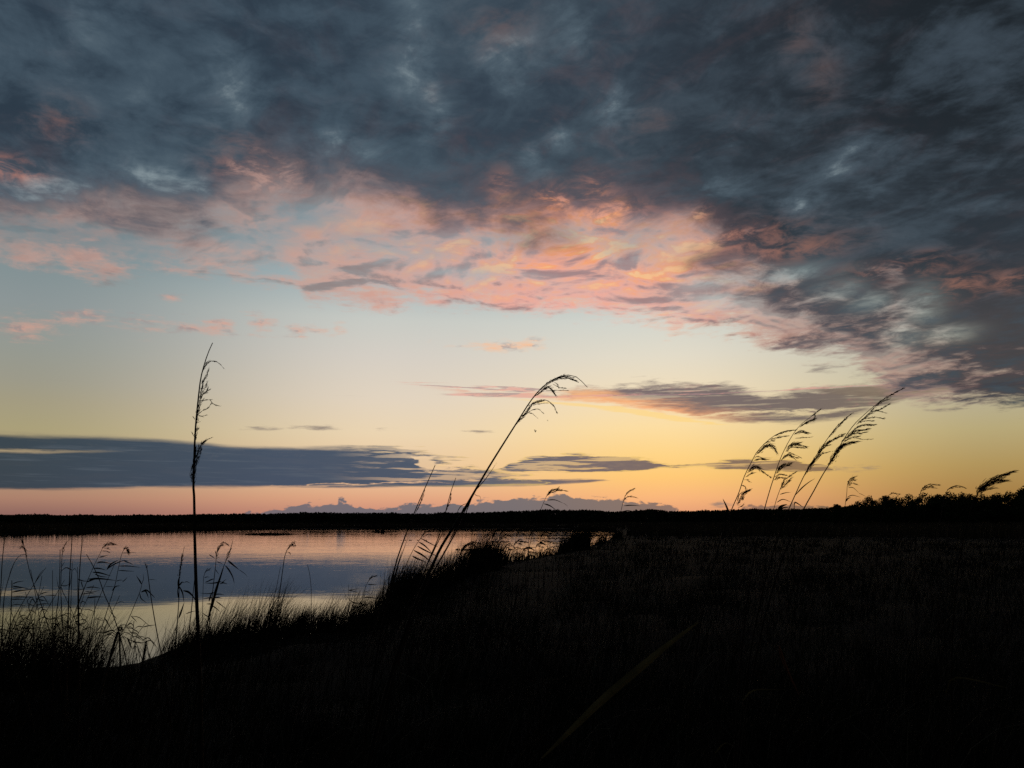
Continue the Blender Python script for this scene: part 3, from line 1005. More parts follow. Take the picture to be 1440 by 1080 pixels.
def tuft(V, Fc, path, thick, px_m, dense=1.0):
    """one branch of a plume: a thread carrying overlapping spikelets"""
    tv, tf = tube(path, [0.35 * px_m * (1 - 0.6 * i / (len(path) - 1)) for i in range(len(path))], 3)
    o = len(V)
    V += tv; Fc += [tuple(i + o for i in q) for q in tf]
    L = sum((b - a).length for a, b in zip(path[:-1], path[1:]))
    N = max(4, int(dense * L / px_m * (0.75 + 0.60 * thick)))
    for _ in range(N):
        t = rnd.random() ** 0.9
        x = t * (len(path) - 1)
        i = min(int(x), len(path) - 2)
        p = path[i].lerp(path[i + 1], x - i)
        tg = (path[i + 1] - path[i]).normalized()
        body = thick * px_m * (math.sin(math.pi * min(1, t * 0.9 + 0.12)) ** 0.8)
        off = Vector((rnd.gauss(0, .30), rnd.gauss(0, .4), rnd.gauss(0, .30))) * body
        d = (tg + Vector((rnd.gauss(0.06, .15), rnd.gauss(0, .3), rnd.gauss(-0.03, .15)))).normalized()
        sliver(V, Fc, p + off, d, rnd.uniform(2.5, 8.0) * px_m * (0.7 + 0.10 * thick), rnd.uniform(0.5, 1.0) * px_m)


def reed(name, label, d, stem, w, plume=(), leaves=(), cat='reed', group=None, split=1, leafmat=None, base=True, depth_j=0.04):
    """stem: photo polyline from the bottom up; plume: (polyline, thickness px); leaves: (polyline, width px)"""
    px_m = d / F
    ya, yb = stem[0][1], stem[-1][1]
    lean_d = rnd.uniform(-.045, .06)

    def dep(y):                      # the stem leans a little away from or towards the lake
        return d * (1 + lean_d * max(0.0, min(1.2, (ya - y) / max(40.0, ya - yb))))

    def out(pl, amt):                # side branches swing off in depth as well
        s_ = rnd.choice((-1, 1)) * rnd.uniform(.2, 1) * amt
        n_ = max(1, len(pl) - 1)
        return [at_y(x, y, dep(pl[0][1]) + s_ * i / n_) for i, (x, y) in enumerate(pl)]
    pts = [at_y(x, y, dep(y)) for x, y in stem]
    if base:
        dirn = (pts[0] - pts[min(1, len(pts) - 1)]).normalized() if len(pts) > 1 else Vector((0, 0, -1))
        gzz = max(float(ground_z(pts[0].x, pts[0].y)[0]), -0.35)
        ext = []
        p = pts[0].copy()
        guard = 0
        while p.z > gzz - 0.05 and guard < 60:
            dirn = (dirn * 0.88 + Vector((0, 0, -1)) * 0.12).normalized()
            p = p + dirn * 0.12
            ext.append(p.copy())
            guard += 1
        pts = ext[::-1] + pts
    root = empty(name, pts[0])
    tag(root, label, cat, group or 'reeds standing along the near bank')
    o0 = root.location.copy()
    path = spline(pts, max(14, 3 * len(pts)))
    n = len(path)
    radii = [0.5 * px_m * (w[0] + (w[1] - w[0]) * (i / (n - 1)) ** 1.3) for i in range(n)]
    V, Fc = tube(path, radii, 6)
    link('stem', [v - o0 for v in V], Fc, M_stem, root, True)
    plume = sorted(plume, key=lambda q: q[0][0][1])
    m_ = max(1, math.ceil(len(plume) / split))
    for chunk in [plume[i:i + m_] for i in range(0, len(plume), m_)]:
        V, Fc = [], []
        for pl, th in chunk:
            Lp = sum(math.hypot(b[0] - a[0], b[1] - a[1]) for a, b in zip(pl[:-1], pl[1:]))
            tuft(V, Fc, spline(out(pl, Lp * px_m * 0.5), 8), th, px_m)
        link('plume', [v - o0 for v in V], Fc, M_plume, root)
    for pl, lw_ in leaves:
        Lp = sum(math.hypot(b[0] - a[0], b[1] - a[1]) for a, b in zip(pl[:-1], pl[1:]))
        q = out(pl, Lp * px_m * 0.5)
        V, Fc = strip(spline(q, 9), lw_ * px_m, (lambda t: max(0.1, math.sin(math.pi * min(1.0, t * 0.93 + 0.04)) ** 0.8)) if lw_ > 10 else None, yaw=rnd.uniform(-.5, .5))
        link('leaf', [v - o0 for v in V], Fc, leafmat or M_leaf, root)
    return root


def zm(x0, y0, k, pts):
    return [(x0 + x * k, y0 + y * k) for x, y in pts]


def zt(x0, y0, k, lst):
    return [(zm(x0, y0, k, p), t) for p, t in lst]


# ---- the tall ragged one on the left
reed('reed', 'tall upright ragged reed on the left, its tip high in the sky', 3.2,
     [(281, 960), (279, 900), (276, 830), (274, 760), (273, 700), (272, 683), (273, 651), (274, 619), (276, 589), (279, 559), (282, 534), (286, 517), (292, 498), (299, 482)], (9.0, 1.2),
     [([(284, 524), (289, 513), (296, 508), (303, 508)], 2.6), ([(303, 508), (308, 511), (313, 516)], 0.4), ([(283, 540), (288, 532), (293, 521)], 3.0), ([(282, 546), (287, 546), (291, 538)], 2.6),
      ([(281, 552), (288, 553), (292, 547)], 1.8), ([(280, 558), (286, 554), (293, 549)], 2.2), ([(279, 564), (286, 563), (295, 562)], 1.6), ([(295, 562), (300, 568), (308, 571)], 0.5),
      ([(278, 583), (284, 578), (292, 574), (297, 567)], 0.6), ([(277, 583), (283, 585), (290, 584)], 0.8), ([(276, 590), (281, 565), (285, 540)], 4.0), ([(275, 620), (276, 600), (278, 578)], 3.0),
      ([(275, 652), (278, 636), (284, 624), (288, 620)], 4.2), ([(284, 625), (290, 619), (296, 616)], 0.9), ([(275, 656), (280, 642), (283, 632)], 3.0), ([(272, 682), (271, 664), (274, 642)], 5.4),
      ([(272, 676), (274, 655), (275, 630)], 3.6), ([(274, 590), (272, 586)], 0.6), ([(273, 614), (271, 610)], 0.8), ([(277, 606), (280, 602)], 0.8), ([(277, 595), (280, 593)], 0.6)],
     [([(273, 710), (275, 735), (274, 765)], 3.0)])
# ---- the tall leaning one in the middle
Z2 = (620, 510, 0.2316)
reed('reed', 'tall reed in the middle leaning far right under a feathery arched plume', 3.3,
     [(594, 826), (606, 800), (620, 770)] + zm(*Z2, [(100, 960), (200, 790), (300, 620), (400, 460), (470, 350), (540, 240), (600, 165), (660, 115), (740, 78), (820, 85), (890, 150)]), (8.0, 0.8),
     zt(*Z2, [([(600, 165), (660, 118), (740, 88), (810, 105)], 3.6), ([(690, 110), (740, 82), (800, 90)], 2.6), ([(690, 120), (705, 132), (715, 150)], 1.4), ([(720, 100), (770, 95), (830, 115)], 1.6),
              ([(570, 205), (620, 165), (660, 152), (690, 190)], 4.2), ([(590, 190), (640, 150), (675, 165)], 2.6), ([(640, 170), (700, 168), (765, 168)], 0.8), ([(680, 130), (720, 150), (760, 155)], 0.8),
              ([(530, 265), (580, 235), (640, 228), (680, 255), (700, 295)], 1.5), ([(520, 285), (570, 245), (610, 235)], 2.6), ([(500, 320), (550, 290), (590, 282), (615, 300)], 1.0), ([(525, 305), (555, 310), (585, 335)], 0.6),
              ([(480, 350), (520, 300), (550, 255)], 3.6), ([(460, 375), (490, 330), (530, 290)], 2.4), ([(560, 260), (590, 250), (640, 245)], 0.7)]),
     [([(667, 692), (684, 672), (699, 650)], 1.6), ([(656, 708), (648, 712), (643, 722), (645, 736)], 1.4), ([(666, 693), (670, 697), (675, 698), (676, 705)], 0.9), ([(665, 696), (655, 722), (652, 738)], 2.2),
      ([(652, 714), (640, 745), (630, 764)], 3.2), ([(676, 676), (660, 706), (646, 735)], 3.4)])
# ---- companions of the leaning reed
reed('reed', 'leafless bare reed stalk left of the leaning middle reed, reaching above the horizon', 4.6,
     [(541, 862), (549, 826), (556, 795), (563, 773), (574, 743), (586, 713), (600, 681), (612, 654)], (4.2, 1.0), [([(584, 722), (592, 705), (597, 690)], 1.6)],
     [([(551, 832), (558, 800), (566, 772)], 2.6), ([(548, 838), (560, 795), (575, 752)], 1.8)])
reed('reed', 'short straight stalk between the bare stalk and the leaning reed', 4.8,
     [(590, 822), (605, 783), (618, 752), (626, 722), (634, 692), (641, 672)], (3.4, 0.9), [([(624, 726), (632, 706), (634, 695)], 1.4)], [([(603, 790), (613, 768), (622, 750), (626, 736)], 2.0)])
reed('reed', 'stiff slanting stalk close on the right of the leaning middle reed', 4.2, [(598, 828), (612, 800), (630, 768), (641, 748), (650, 730)], (5.0, 2.0), [], [([(612, 806), (622, 800), (632, 788)], 1.4)])
reed('reed', 'small reed with five slanting flag leaves before the pink water', 5.5,
     [(560, 812), (572, 792), (580, 775), (590, 759), (598, 749)], (1.5, 0.7), [([(593, 754), (599, 748), (607, 747)], 2.6), ([(595, 755), (600, 752), (604, 752)], 2.2)],
     [([(592, 757), (603, 763), (617, 770)], 2.0), ([(589, 762), (598, 768), (608, 778)], 2.6), ([(587, 768), (598, 774), (617, 783)], 2.8), ([(582, 774), (596, 782), (611, 795)], 3.2), ([(580, 782), (588, 786), (600, 791)], 3.0)])
reed('reed', 'small reed with spread leaves against the pale reflection below the blue band', 8.5,
     [(502, 872), (508, 852), (512, 832), (518, 817), (524, 812)], (1.3, 0.6), [([(518, 817), (522, 812), (527, 810)], 2.2)],
     [([(517, 822), (524, 822), (531, 822)], 1.6), ([(509, 848), (500, 848), (493, 845), (488, 839)], 2.0), ([(507, 851), (516, 850), (525, 846)], 2.0), ([(512, 840), (521, 840), (530, 842)], 2.0), ([(513, 833), (516, 832), (519, 835)], 1.2)])
reed('reed', 'low spindly stalk with two crossed leaves left of the spread-leaf reed', 9.0, [(491, 858), (491, 842), (490, 822)], (1.0, 0.5), [], [([(490, 830), (498, 829), (506, 827)], 1.2), ([(490, 830), (499, 832), (505, 835)], 1.2)])

# ---- the four on the right with their followers
Z3 = (1000, 530, 0.1944)
GR = 'plumed reeds bending in the wind on the right'
reed('reed', 'leftmost of the four tall right-hand reeds, plume bowed over in separate tufts', 4.2, zm(*Z3, [(150, 955), (200, 840), (240, 720), (290, 620), (330, 545), (390, 480), (450, 430), (520, 395), (600, 383)]), (3.0, 0.6),
     zt(*Z3, [([(325, 565), (370, 520), (415, 490), (450, 510), (475, 548)], 4.2), ([(335, 555), (390, 505), (430, 500)], 3.4), ([(425, 455), (480, 440), (550, 428)], 2.0), ([(460, 428), (510, 405), (560, 392), (612, 384)], 1.6),
              ([(310, 605), (350, 595), (405, 597)], 2.4), ([(312, 590), (335, 575), (370, 590)], 1.6), ([(262, 695), (300, 662), (330, 650), (365, 680)], 4.6), ([(360, 675), (390, 700), (430, 727)], 1.2), ([(270, 680), (300, 650), (340, 660)], 3.0),
              ([(250, 725), (280, 705), (305, 695)], 2.4), ([(240, 745), (260, 745), (275, 755)], 1.0), ([(215, 785), (240, 790), (250, 812)], 1.2), ([(188, 930), (210, 885), (240, 840), (268, 822)], 5.6), ([(195, 945), (215, 938), (232, 925)], 1.6),
              ([(380, 490), (420, 465), (450, 465)], 1.4)]),
     zt(*Z3, [([(190, 900), (205, 850), (245, 825)], 1.6)]), group=GR, split=5)
reed('reed', 'second of the four tall right-hand reeds, with layered tufts blown right', 4.0, zm(*Z3, [(383, 968), (410, 870), (440, 770), (480, 650), (510, 570), (560, 470), (610, 390), (660, 335), (720, 290), (785, 240)]), (3.2, 0.5),
     zt(*Z3, [([(640, 365), (690, 330), (740, 312), (750, 280)], 2.8), ([(650, 350), (700, 325), (745, 305)], 2.2), ([(600, 418), (640, 400), (700, 405)], 3.2), ([(605, 410), (650, 388), (690, 400)], 1.8), ([(610, 445), (660, 440), (720, 437)], 0.9),
              ([(545, 525), (580, 488), (620, 485), (680, 505)], 4.6), ([(540, 540), (590, 495), (640, 478)], 3.4), ([(575, 510), (620, 508), (670, 515)], 1.8), ([(525, 580), (560, 560), (600, 588)], 2.6), ([(505, 610), (545, 568), (615, 583)], 3.0),
              ([(480, 680), (520, 640), (580, 622)], 3.6), ([(470, 700), (505, 660), (555, 640)], 3.2), ([(475, 665), (520, 635), (560, 640)], 2.0), ([(452, 748), (490, 728), (530, 732)], 2.4), ([(458, 725), (500, 705), (540, 710)], 1.8),
              ([(550, 540), (590, 555), (640, 580)], 0.9), ([(720, 290), (755, 262), (785, 240)], 1.8)]), (), group=GR)
reed('reed', 'third of the four tall right-hand reeds, its narrow plume held close', 3.8, zm(*Z3, [(565, 950), (610, 850), (660, 740), (720, 630), (780, 540), (840, 450), (900, 370), (950, 320), (1015, 265)]), (3.4, 0.6),
     zt(*Z3, [([(735, 610), (790, 562), (842, 545)], 2.4), ([(760, 580), (820, 500), (880, 455), (945, 428)], 3.0), ([(830, 490), (880, 455), (965, 410)], 2.0), ([(850, 440), (900, 380), (960, 315)], 2.6), ([(930, 345), (970, 305), (1020, 262)], 1.4),
              ([(680, 710), (720, 640), (745, 600)], 4.4), ([(700, 670), (740, 615), (780, 575)], 3.2), ([(770, 550), (810, 500), (850, 470)], 2.4), ([(790, 530), (830, 500), (860, 490)], 1.6)]),
     zt(*Z3, [([(612, 852), (660, 800), (710, 760), (752, 735)], 2.4)]), group=GR)
reed('reed', 'longest and rightmost of the four tall right-hand reeds, combed-out plume', 3.6, zm(*Z3, [(670, 955), (740, 830), (800, 720), (850, 640), (900, 560), (960, 450), (1030, 350), (1100, 280), (1200, 195), (1290, 135), (1390, 85)]), (3.6, 0.5),
     zt(*Z3, [([(845, 645), (885, 575), (915, 525), (950, 490)], 6.4), ([(870, 600), (910, 540), (950, 500)], 4.6), ([(920, 530), (980, 487), (1058, 468)], 4.2), ([(940, 505), (990, 480), (1030, 475)], 2.8), ([(940, 470), (1000, 420), (1060, 410), (1110, 402)], 2.6),
              ([(970, 450), (1040, 400), (1142, 376)], 3.0), ([(1010, 400), (1080, 358), (1172, 350)], 1.6), ([(1035, 375), (1100, 345), (1190, 345)], 1.8), ([(1060, 335), (1110, 302), (1190, 293), (1250, 302)], 1.6),
              ([(1050, 345), (1100, 320), (1180, 318)], 1.4), ([(1090, 310), (1150, 265), (1220, 235), (1282, 200)], 2.4), ([(1120, 280), (1180, 245), (1260, 260)], 0.9), ([(1150, 250), (1220, 190), (1290, 160)], 2.2), ([(1200, 195), (1260, 155), (1335, 112)], 3.0),
              ([(1320, 118), (1360, 98), (1394, 82)], 1.0), ([(1030, 440), (1100, 452), (1162, 450)], 0.5), ([(960, 470), (1010, 440), (1070, 430)], 2.0), ([(1000, 410), (1060, 385), (1120, 385)], 1.8)]), (), group=GR)
reed('reed', 'short reed with two pale spikes between the second and third tall right-hand reeds', 5.5, zm(*Z3, [(455, 950), (475, 880), (500, 810), (520, 765)]), (1.3, 0.7),
     zt(*Z3, [([(503, 815), (515, 782), (525, 755)], 3.4), ([(508, 812), (550, 765), (580, 732)], 2.8), ([(525, 752), (570, 715), (612, 690)], 1.8)]),
     zt(*Z3, [([(498, 850), (540, 838), (578, 835)], 1.6), ([(475, 908), (520, 886), (582, 906)], 1.8)]), group=GR)
reed('reed_leaf', 'dagger-like upright leaf left of the four tall right-hand reeds', 4.4, zm(*Z3, [(128, 985), (125, 960)]), (1.2, 1.0), (), zt(*Z3, [([(126, 975), (108, 930), (84, 880)], 4.6)]), cat='leaf', group=GR)
reed('reed_leaf', 'broad bent leaf at the foot of the third tall right-hand reed', 4.4, zm(*Z3, [(482, 985), (484, 960)]), (1.2, 1.0), (), zt(*Z3, [([(484, 960), (510, 935), (552, 921)], 5.0), ([(486, 965), (530, 945), (570, 950)], 3.0)]), cat='leaf', group=GR)
reed('reed_leaf', 'leaf arching down left of the longest right-hand reed stem', 4.4, zm(*Z3, [(600, 985), (602, 930)]), (1.0, 0.8), (), zt(*Z3, [([(600, 935), (608, 908), (640, 925), (668, 945)], 2.6)]), cat='leaf', group=GR)
Z4 = (1160, 640, 0.1945)
reed('reed', 'small reed with a hooked plume and trailing leaves before the treeline gap', 8.0, zm(*Z4, [(148, 350), (158, 280), (162, 220), (175, 180), (208, 157)]), (1.0, 0.6),
     zt(*Z4, [([(165, 215), (180, 178), (222, 156)], 2.2), ([(168, 215), (190, 185), (222, 182)], 2.2), ([(168, 225), (195, 205), (222, 210)], 2.0)]),
     zt(*Z4, [([(170, 235), (205, 236), (248, 277)], 1.3), ([(160, 305), (200, 290), (260, 306)], 1.4), ([(150, 335), (165, 315), (188, 306)], 3.0), ([(245, 275), (275, 288), (300, 302)], 0.8)]), group=GR)
reed('reed', 'small feathery plume just topping the middle of the right treeline', 8.0, zm(*Z4, [(680, 330), (688, 285), (705, 245), (735, 222)]), (1.2, 0.7),
     zt(*Z4, [([(692, 262), (722, 226), (765, 211), (818, 217)], 2.0), ([(700, 260), (740, 235), (795, 237)], 2.0), ([(715, 240), (750, 226), (790, 224)], 1.6)]), (), group=GR)
reed('reed', 'thin arched plume over the treeline left of the dark bushy plume', 8.0, zm(*Z4, [(860, 330), (875, 275), (900, 240), (935, 224)]), (1.2, 0.7),
     zt(*Z4, [([(885, 250), (930, 225), (972, 222), (1014, 238)], 1.6), ([(900, 245), (935, 232), (960, 230)], 1.6)]), (), group=GR)
reed('reed', 'dark bushy plume blown right over the treeline at the right edge', 4.6, zm(*Z4, [(1050, 420), (1085, 320), (1120, 255), (1170, 205)]), (2.6, 1.2),
     zt(*Z4, [([(1095, 285), (1150, 225), (1230, 192), (1305, 184)], 7.5), ([(1105, 270), (1140, 235), (1200, 205)], 7.0), ([(1150, 222), (1200, 180), (1270, 152), (1368, 119)], 4.6), ([(1190, 190), (1250, 165), (1320, 140)], 3.4), ([(1120, 265), (1175, 247), (1228, 238)], 3.0), ([(1100, 285), (1120, 250), (1150, 235)], 6.0)]), (), group=GR)
reed('reed', 'tiny plume lying over the left part of the right treeline', 9.0, zm(*Z4, [(440, 340), (455, 300), (475, 280)]), (1.0, 0.6), zt(*Z4, [([(462, 290), (490, 276), (528, 281)], 2.4)]), (), group=GR)
Z8 = (560, 640, 0.236)
reed('reed', 'small arched plume with two drooping leaves over the grey cloud bank', 7.5, zm(*Z8, [(840, 345), (852, 318), (870, 275), (890, 235), (920, 206), (960, 200)]), (1.2, 0.6),
     zt(*Z8, [([(880, 252), (905, 215), (950, 199)], 2.4), ([(885, 242), (930, 208), (998, 213)], 1.8), ([(895, 232), (930, 218), (965, 210)], 2.0)]),
     zt(*Z8, [([(888, 268), (935, 267), (984, 287)], 1.8), ([(870, 290), (905, 302), (944, 330)], 2.4), ([(984, 287), (1000, 295), (1012, 312)], 0.6)]), group='small reeds on the horizon')
reed('reed', 'small reed with level leaves right of the grey cloud bank', 8.5, zm(*Z8, [(1322, 352), (1328, 330), (1340, 280), (1355, 240), (1402, 199)]), (1.1, 0.6),
     zt(*Z8, [([(1350, 245), (1375, 215), (1412, 199)], 1.6), ([(1340, 275), (1365, 250), (1408, 250)], 1.8)]),
     zt(*Z8, [([(1345, 302), (1390, 299), (1444, 303)], 1.8), ([(1340, 335), (1370, 330), (1404, 335)], 1.6)]), group='small reeds on the horizon')

# ---- left group over the lake
GL = 'reeds at the left edge of the lake'
Z5 = (0, 740, 0.2037)
def L(label, d, stem, w, plume=(), leaves=()):
    return reed('reed', label, d, zm(*Z5, stem), w, zt(*Z5, plume), zt(*Z5, leaves), group=GL)
L('bare stalk at the very left edge of the lake view', 6.5, [(-8, 620), (4, 460), (15, 250), (34, 60)], (1.8, 0.9), (), [([(5, 480), (18, 420), (30, 345)], 1.2)])
L('reed bowing over to touch the ragged-headed reed near the left edge', 7.5, [(20, 640), (30, 480), (60, 360), (100, 250), (135, 204), (175, 195)], (1.5, 0.7), (), [([(60, 370), (72, 310), (95, 255)], 1.0)])
L('ragged-headed reed leaning left near the left edge', 7.0, [(335, 700), (290, 560), (255, 460), (215, 350), (190, 250), (172, 160), (156, 105)], (1.6, 0.7), [([(172, 175), (160, 140), (152, 108)], 2.6), ([(160, 135), (150, 140), (143, 150)], 1.4), ([(172, 150), (178, 175), (182, 205)], 1.6)], ())
L('bare slanting stalk crossing the ragged-headed reed', 7.0, [(20, 800), (110, 610), (210, 440), (270, 350), (318, 285)], (1.6, 0.6), (), [([(240, 395), (275, 330), (300, 300)], 1.6)])
L('short stalk with a stack of level flag leaves at the left', 7.5, [(70, 700), (76, 600), (80, 480), (82, 375)], (1.8, 0.9), (),
  [([(82, 402), (120, 385), (172, 378)], 1.6), ([(82, 412), (130, 420), (205, 433)], 2.2), ([(82, 455), (140, 445), (235, 435)], 2.4), ([(82, 488), (150, 488), (238, 490)], 2.0), ([(82, 505), (130, 503), (180, 508)], 2.0), ([(82, 545), (130, 540), (185, 555)], 1.4), ([(82, 425), (100, 428), (150, 428)], 1.4)])
L('stalk with a blackened tip left of the two tall bare stalks', 6.5, [(375, 850), (385, 640), (405, 480), (413, 300), (415, 160)], (1.8, 0.8), (), [([(408, 440), (396, 390), (390, 345)], 1.0)])
L('stalk with a small knotted head left of the two tall bare stalks', 6.5, [(448, 860), (430, 650), (420, 430), (425, 270), (435, 155), (468, 100)], (2.2, 0.6), [([(430, 200), (434, 165), (440, 145)], 2.6), ([(440, 150), (452, 120), (468, 100)], 0.8)], [([(424, 420), (440, 470), (472, 508)], 1.2), ([(425, 280), (440, 255), (450, 245)], 1.0)])
L('left one of the two tall bare stalks reaching the far shore line', 6.0, [(465, 860), (470, 640), (478, 400), (490, 200), (500, 58)], (2.2, 1.0), (), [([(478, 430), (490, 360), (494, 300)], 1.2)])
L('right one of the two tall bare stalks reaching the far shore line', 6.0, [(548, 900), (545, 700), (543, 450), (556, 220), (567, 110), (563, 55)], (2.2, 1.0), (), [([(560, 380), (568, 410), (580, 440)], 1.8)])
L('flag-leaved reed with a dark nodding plume left of the wide pale reflection', 6.8, [(500, 640), (560, 480), (610, 360), (660, 250), (690, 190), (708, 150)], (1.5, 0.6),
  [([(706, 155), (725, 130), (755, 118), (790, 123)], 3.2), ([(715, 150), (735, 132), (765, 130)], 2.4), ([(704, 172), (725, 170), (745, 176)], 1.6), ([(720, 155), (738, 152), (752, 158)], 1.4)],
  [([(684, 214), (715, 208), (745, 200)], 2.0), ([(668, 255), (700, 247), (772, 258)], 2.6), ([(645, 290), (690, 292), (735, 305)], 2.4), ([(640, 318), (690, 322), (770, 345)], 2.8), ([(600, 385), (650, 365), (700, 358)], 3.0), ([(610, 365), (690, 362), (800, 375)], 3.2), ([(655, 330), (690, 345), (745, 352)], 2.0), ([(595, 425), (640, 420), (700, 430)], 2.0), ([(600, 495), (660, 488), (722, 488)], 2.8), ([(590, 450), (640, 455), (690, 440)], 1.6), ([(560, 470), (620, 462), (660, 470)], 1.6)])
L('reed with a curled hook head and long level leaves by the pale reflection', 6.8, [(640, 900), (690, 740), (740, 580), (790, 420), (815, 300), (835, 210), (855, 160), (868, 150)], (1.6, 0.6),
  [([(852, 165), (866, 148), (880, 160), (888, 185)], 3.2), ([(858, 155), (872, 152), (884, 175)], 2.4)],
  [([(842, 185), (890, 183), (945, 179)], 1.2), ([(738, 300), (765, 262), (820, 232)], 3.4), ([(740, 295), (790, 262), (850, 238), (895, 240)], 2.2), ([(850, 238), (890, 252), (926, 268)], 1.8), ([(820, 275), (890, 275), (970, 285)], 2.0), ([(818, 305), (870, 308), (930, 312)], 1.6), ([(845, 385), (865, 368), (880, 350)], 1.4), ([(775, 445), (800, 415), (832, 412)], 2.2), ([(800, 380), (830, 372), (850, 375)], 1.4)])
L('stalk leaning left across the flag-leaved reed', 7.0, [(812, 705), (765, 570), (720, 470), (690, 380), (640, 270), (597, 195)], (1.7, 0.9), (), [([(806, 640), (770, 600), (740, 560)], 1.2)])
L('lone bare stalk leaning left out of the pale reflection', 7.5, [(1115, 890), (1090, 770), (1060, 600), (1035, 440), (1018, 310), (1005, 265)], (1.9, 0.9), [([(1016, 300), (1010, 280), (1003, 266)], 2.0)], [([(1025, 370), (1055, 368), (1085, 372)], 0.9)])
L('reed with a drooping tuft of leaves before the lone bare stalk', 7.5, [(830, 760), (880, 660), (930, 540), (965, 455), (980, 400)], (1.5, 0.7), (), [([(975, 455), (1005, 448), (1025, 495)], 2.8), ([(978, 452), (1010, 440), (1045, 470), (1072, 497)], 2.4), ([(965, 465), (975, 500), (1015, 530)], 2.0), ([(978, 400), (960, 370), (940, 340)], 2.4), ([(978, 400), (990, 365), (988, 325)], 1.8)])
L('broken stalk with kinked leaves in the pale reflection', 7.8, [(900, 830), (915, 740), (925, 655)], (1.2, 0.8), (), [([(905, 620), (960, 630), (1010, 670), (1055, 705)], 1.2), ([(905, 620), (935, 650), (945, 665)], 1.4), ([(880, 770), (900, 820), (915, 850)], 2.8), ([(915, 850), (935, 828), (948, 850)], 1.8)])
L('slim stalk with two bent leaves beside the old cattail head', 7.8, [(600, 880), (630, 760), (650, 640), (655, 500)], (1.2, 0.7), (), [([(720, 630), (745, 670), (775, 720)], 2.6), ([(560, 720), (620, 700), (655, 720)], 1.6), ([(700, 745), (760, 720), (830, 715)], 1.8), ([(650, 590), (610, 575), (560, 580)], 1.2)])
# cattail and stakes
ct = reed('cattail', 'old cattail with a fluffy burst head low on the left shore', 7.2, zm(*Z5, [(745, 960), (770, 880), (795, 790), (815, 730)]), (4.2, 3.2), (), (), cat='cattail', group=None)
V, Fc = [], []
hp = at_y(*zm(*Z5, [(830, 708)])[0], 7.2)
for _ in range(520):
    d_ = Vector((rnd.gauss(0, 1), rnd.gauss(0, 1), rnd.gauss(0, 1))).normalized()
    sliver(V, Fc, hp + Vector((d_.x * 0.8, d_.y, d_.z)) * 0.008, d_, rnd.uniform(0.012, 0.028), 0.0016)
link('seed_head', [v - ct.location for v in V], Fc, M_plume, ct)
if 'group' in ct: del ct['group']
def stake(label, d, a, b, w):
    p, q = at_y(*a, d), at_y(*b, d)
    p = p + (p - q).normalized() * 0.5
    V, Fc = tube([p, p.lerp(q, .4) + Vector((.004, 0, 0)), p.lerp(q, .8), q], [w * .55, w * .52, w * .48, w * .46], 7)
    o = link('wooden_stake', V, Fc, M_wood)
    tag(o, label, 'stake', 'stakes in the shallows')
stake('short leaning wooden stake at the water edge right of the cattail', 11.5, (201, 930), (206, 901), 0.024)
stake('thin upright stake touching the old cattail stalk', 7.6, (169, 935), (168, 889), 0.016)

# ---- middle left, beside the tall ragged reed
Z6 = (230, 740, 0.1852)
GM = 'reeds around the tall ragged reed'
def Mr(label, d, stem, w, plume=(), leaves=()):
    return reed('reed', label, d, zm(*Z6, stem), w, zt(*Z6, plume), zt(*Z6, leaves), group=GM)
Mr('shaggy stalk just left of the tall ragged reed', 5.6, [(92, 900), (105, 720), (116, 560), (120, 400), (135, 270), (158, 155)], (2.6, 0.6), [([(118, 400), (130, 300), (142, 220)], 2.4)],
   [([(118, 480), (112, 420), (125, 370)], 3.4), ([(120, 450), (140, 425), (160, 430)], 2.6), ([(122, 460), (145, 510), (155, 580)], 3.0), ([(150, 490), (190, 500), (225, 535), (245, 570)], 3.4), ([(115, 700), (140, 630), (158, 575)], 3.2), ([(160, 425), (180, 422), (205, 435)], 1.4), ([(118, 560), (108, 500), (112, 440)], 2.6)])
Mr('thin stalk almost touching the tall ragged reed', 6.0, [(195, 780), (210, 650), (225, 500), (238, 380), (242, 350)], (2.4, 0.8), (), [([(170, 665), (210, 650), (250, 642)], 1.6)])
Mr('nodding reed right of the tall ragged reed', 6.2, [(345, 760), (362, 600), (378, 450), (395, 300), (405, 200), (430, 150), (455, 125)], (1.9, 0.8), [([(400, 240), (405, 205), (412, 178)], 3.6), ([(418, 165), (430, 150), (440, 148)], 3.4), ([(430, 135), (455, 122), (485, 138)], 1.6), ([(405, 195), (412, 185), (418, 165)], 2.4)],
   [([(345, 215), (372, 232), (395, 248)], 1.6), ([(400, 245), (418, 238), (430, 242)], 0.9), ([(395, 330), (420, 365)], 1.4), ([(380, 400), (350, 410), (325, 425)], 2.0), ([(405, 270), (430, 278), (450, 290)], 1.4)])
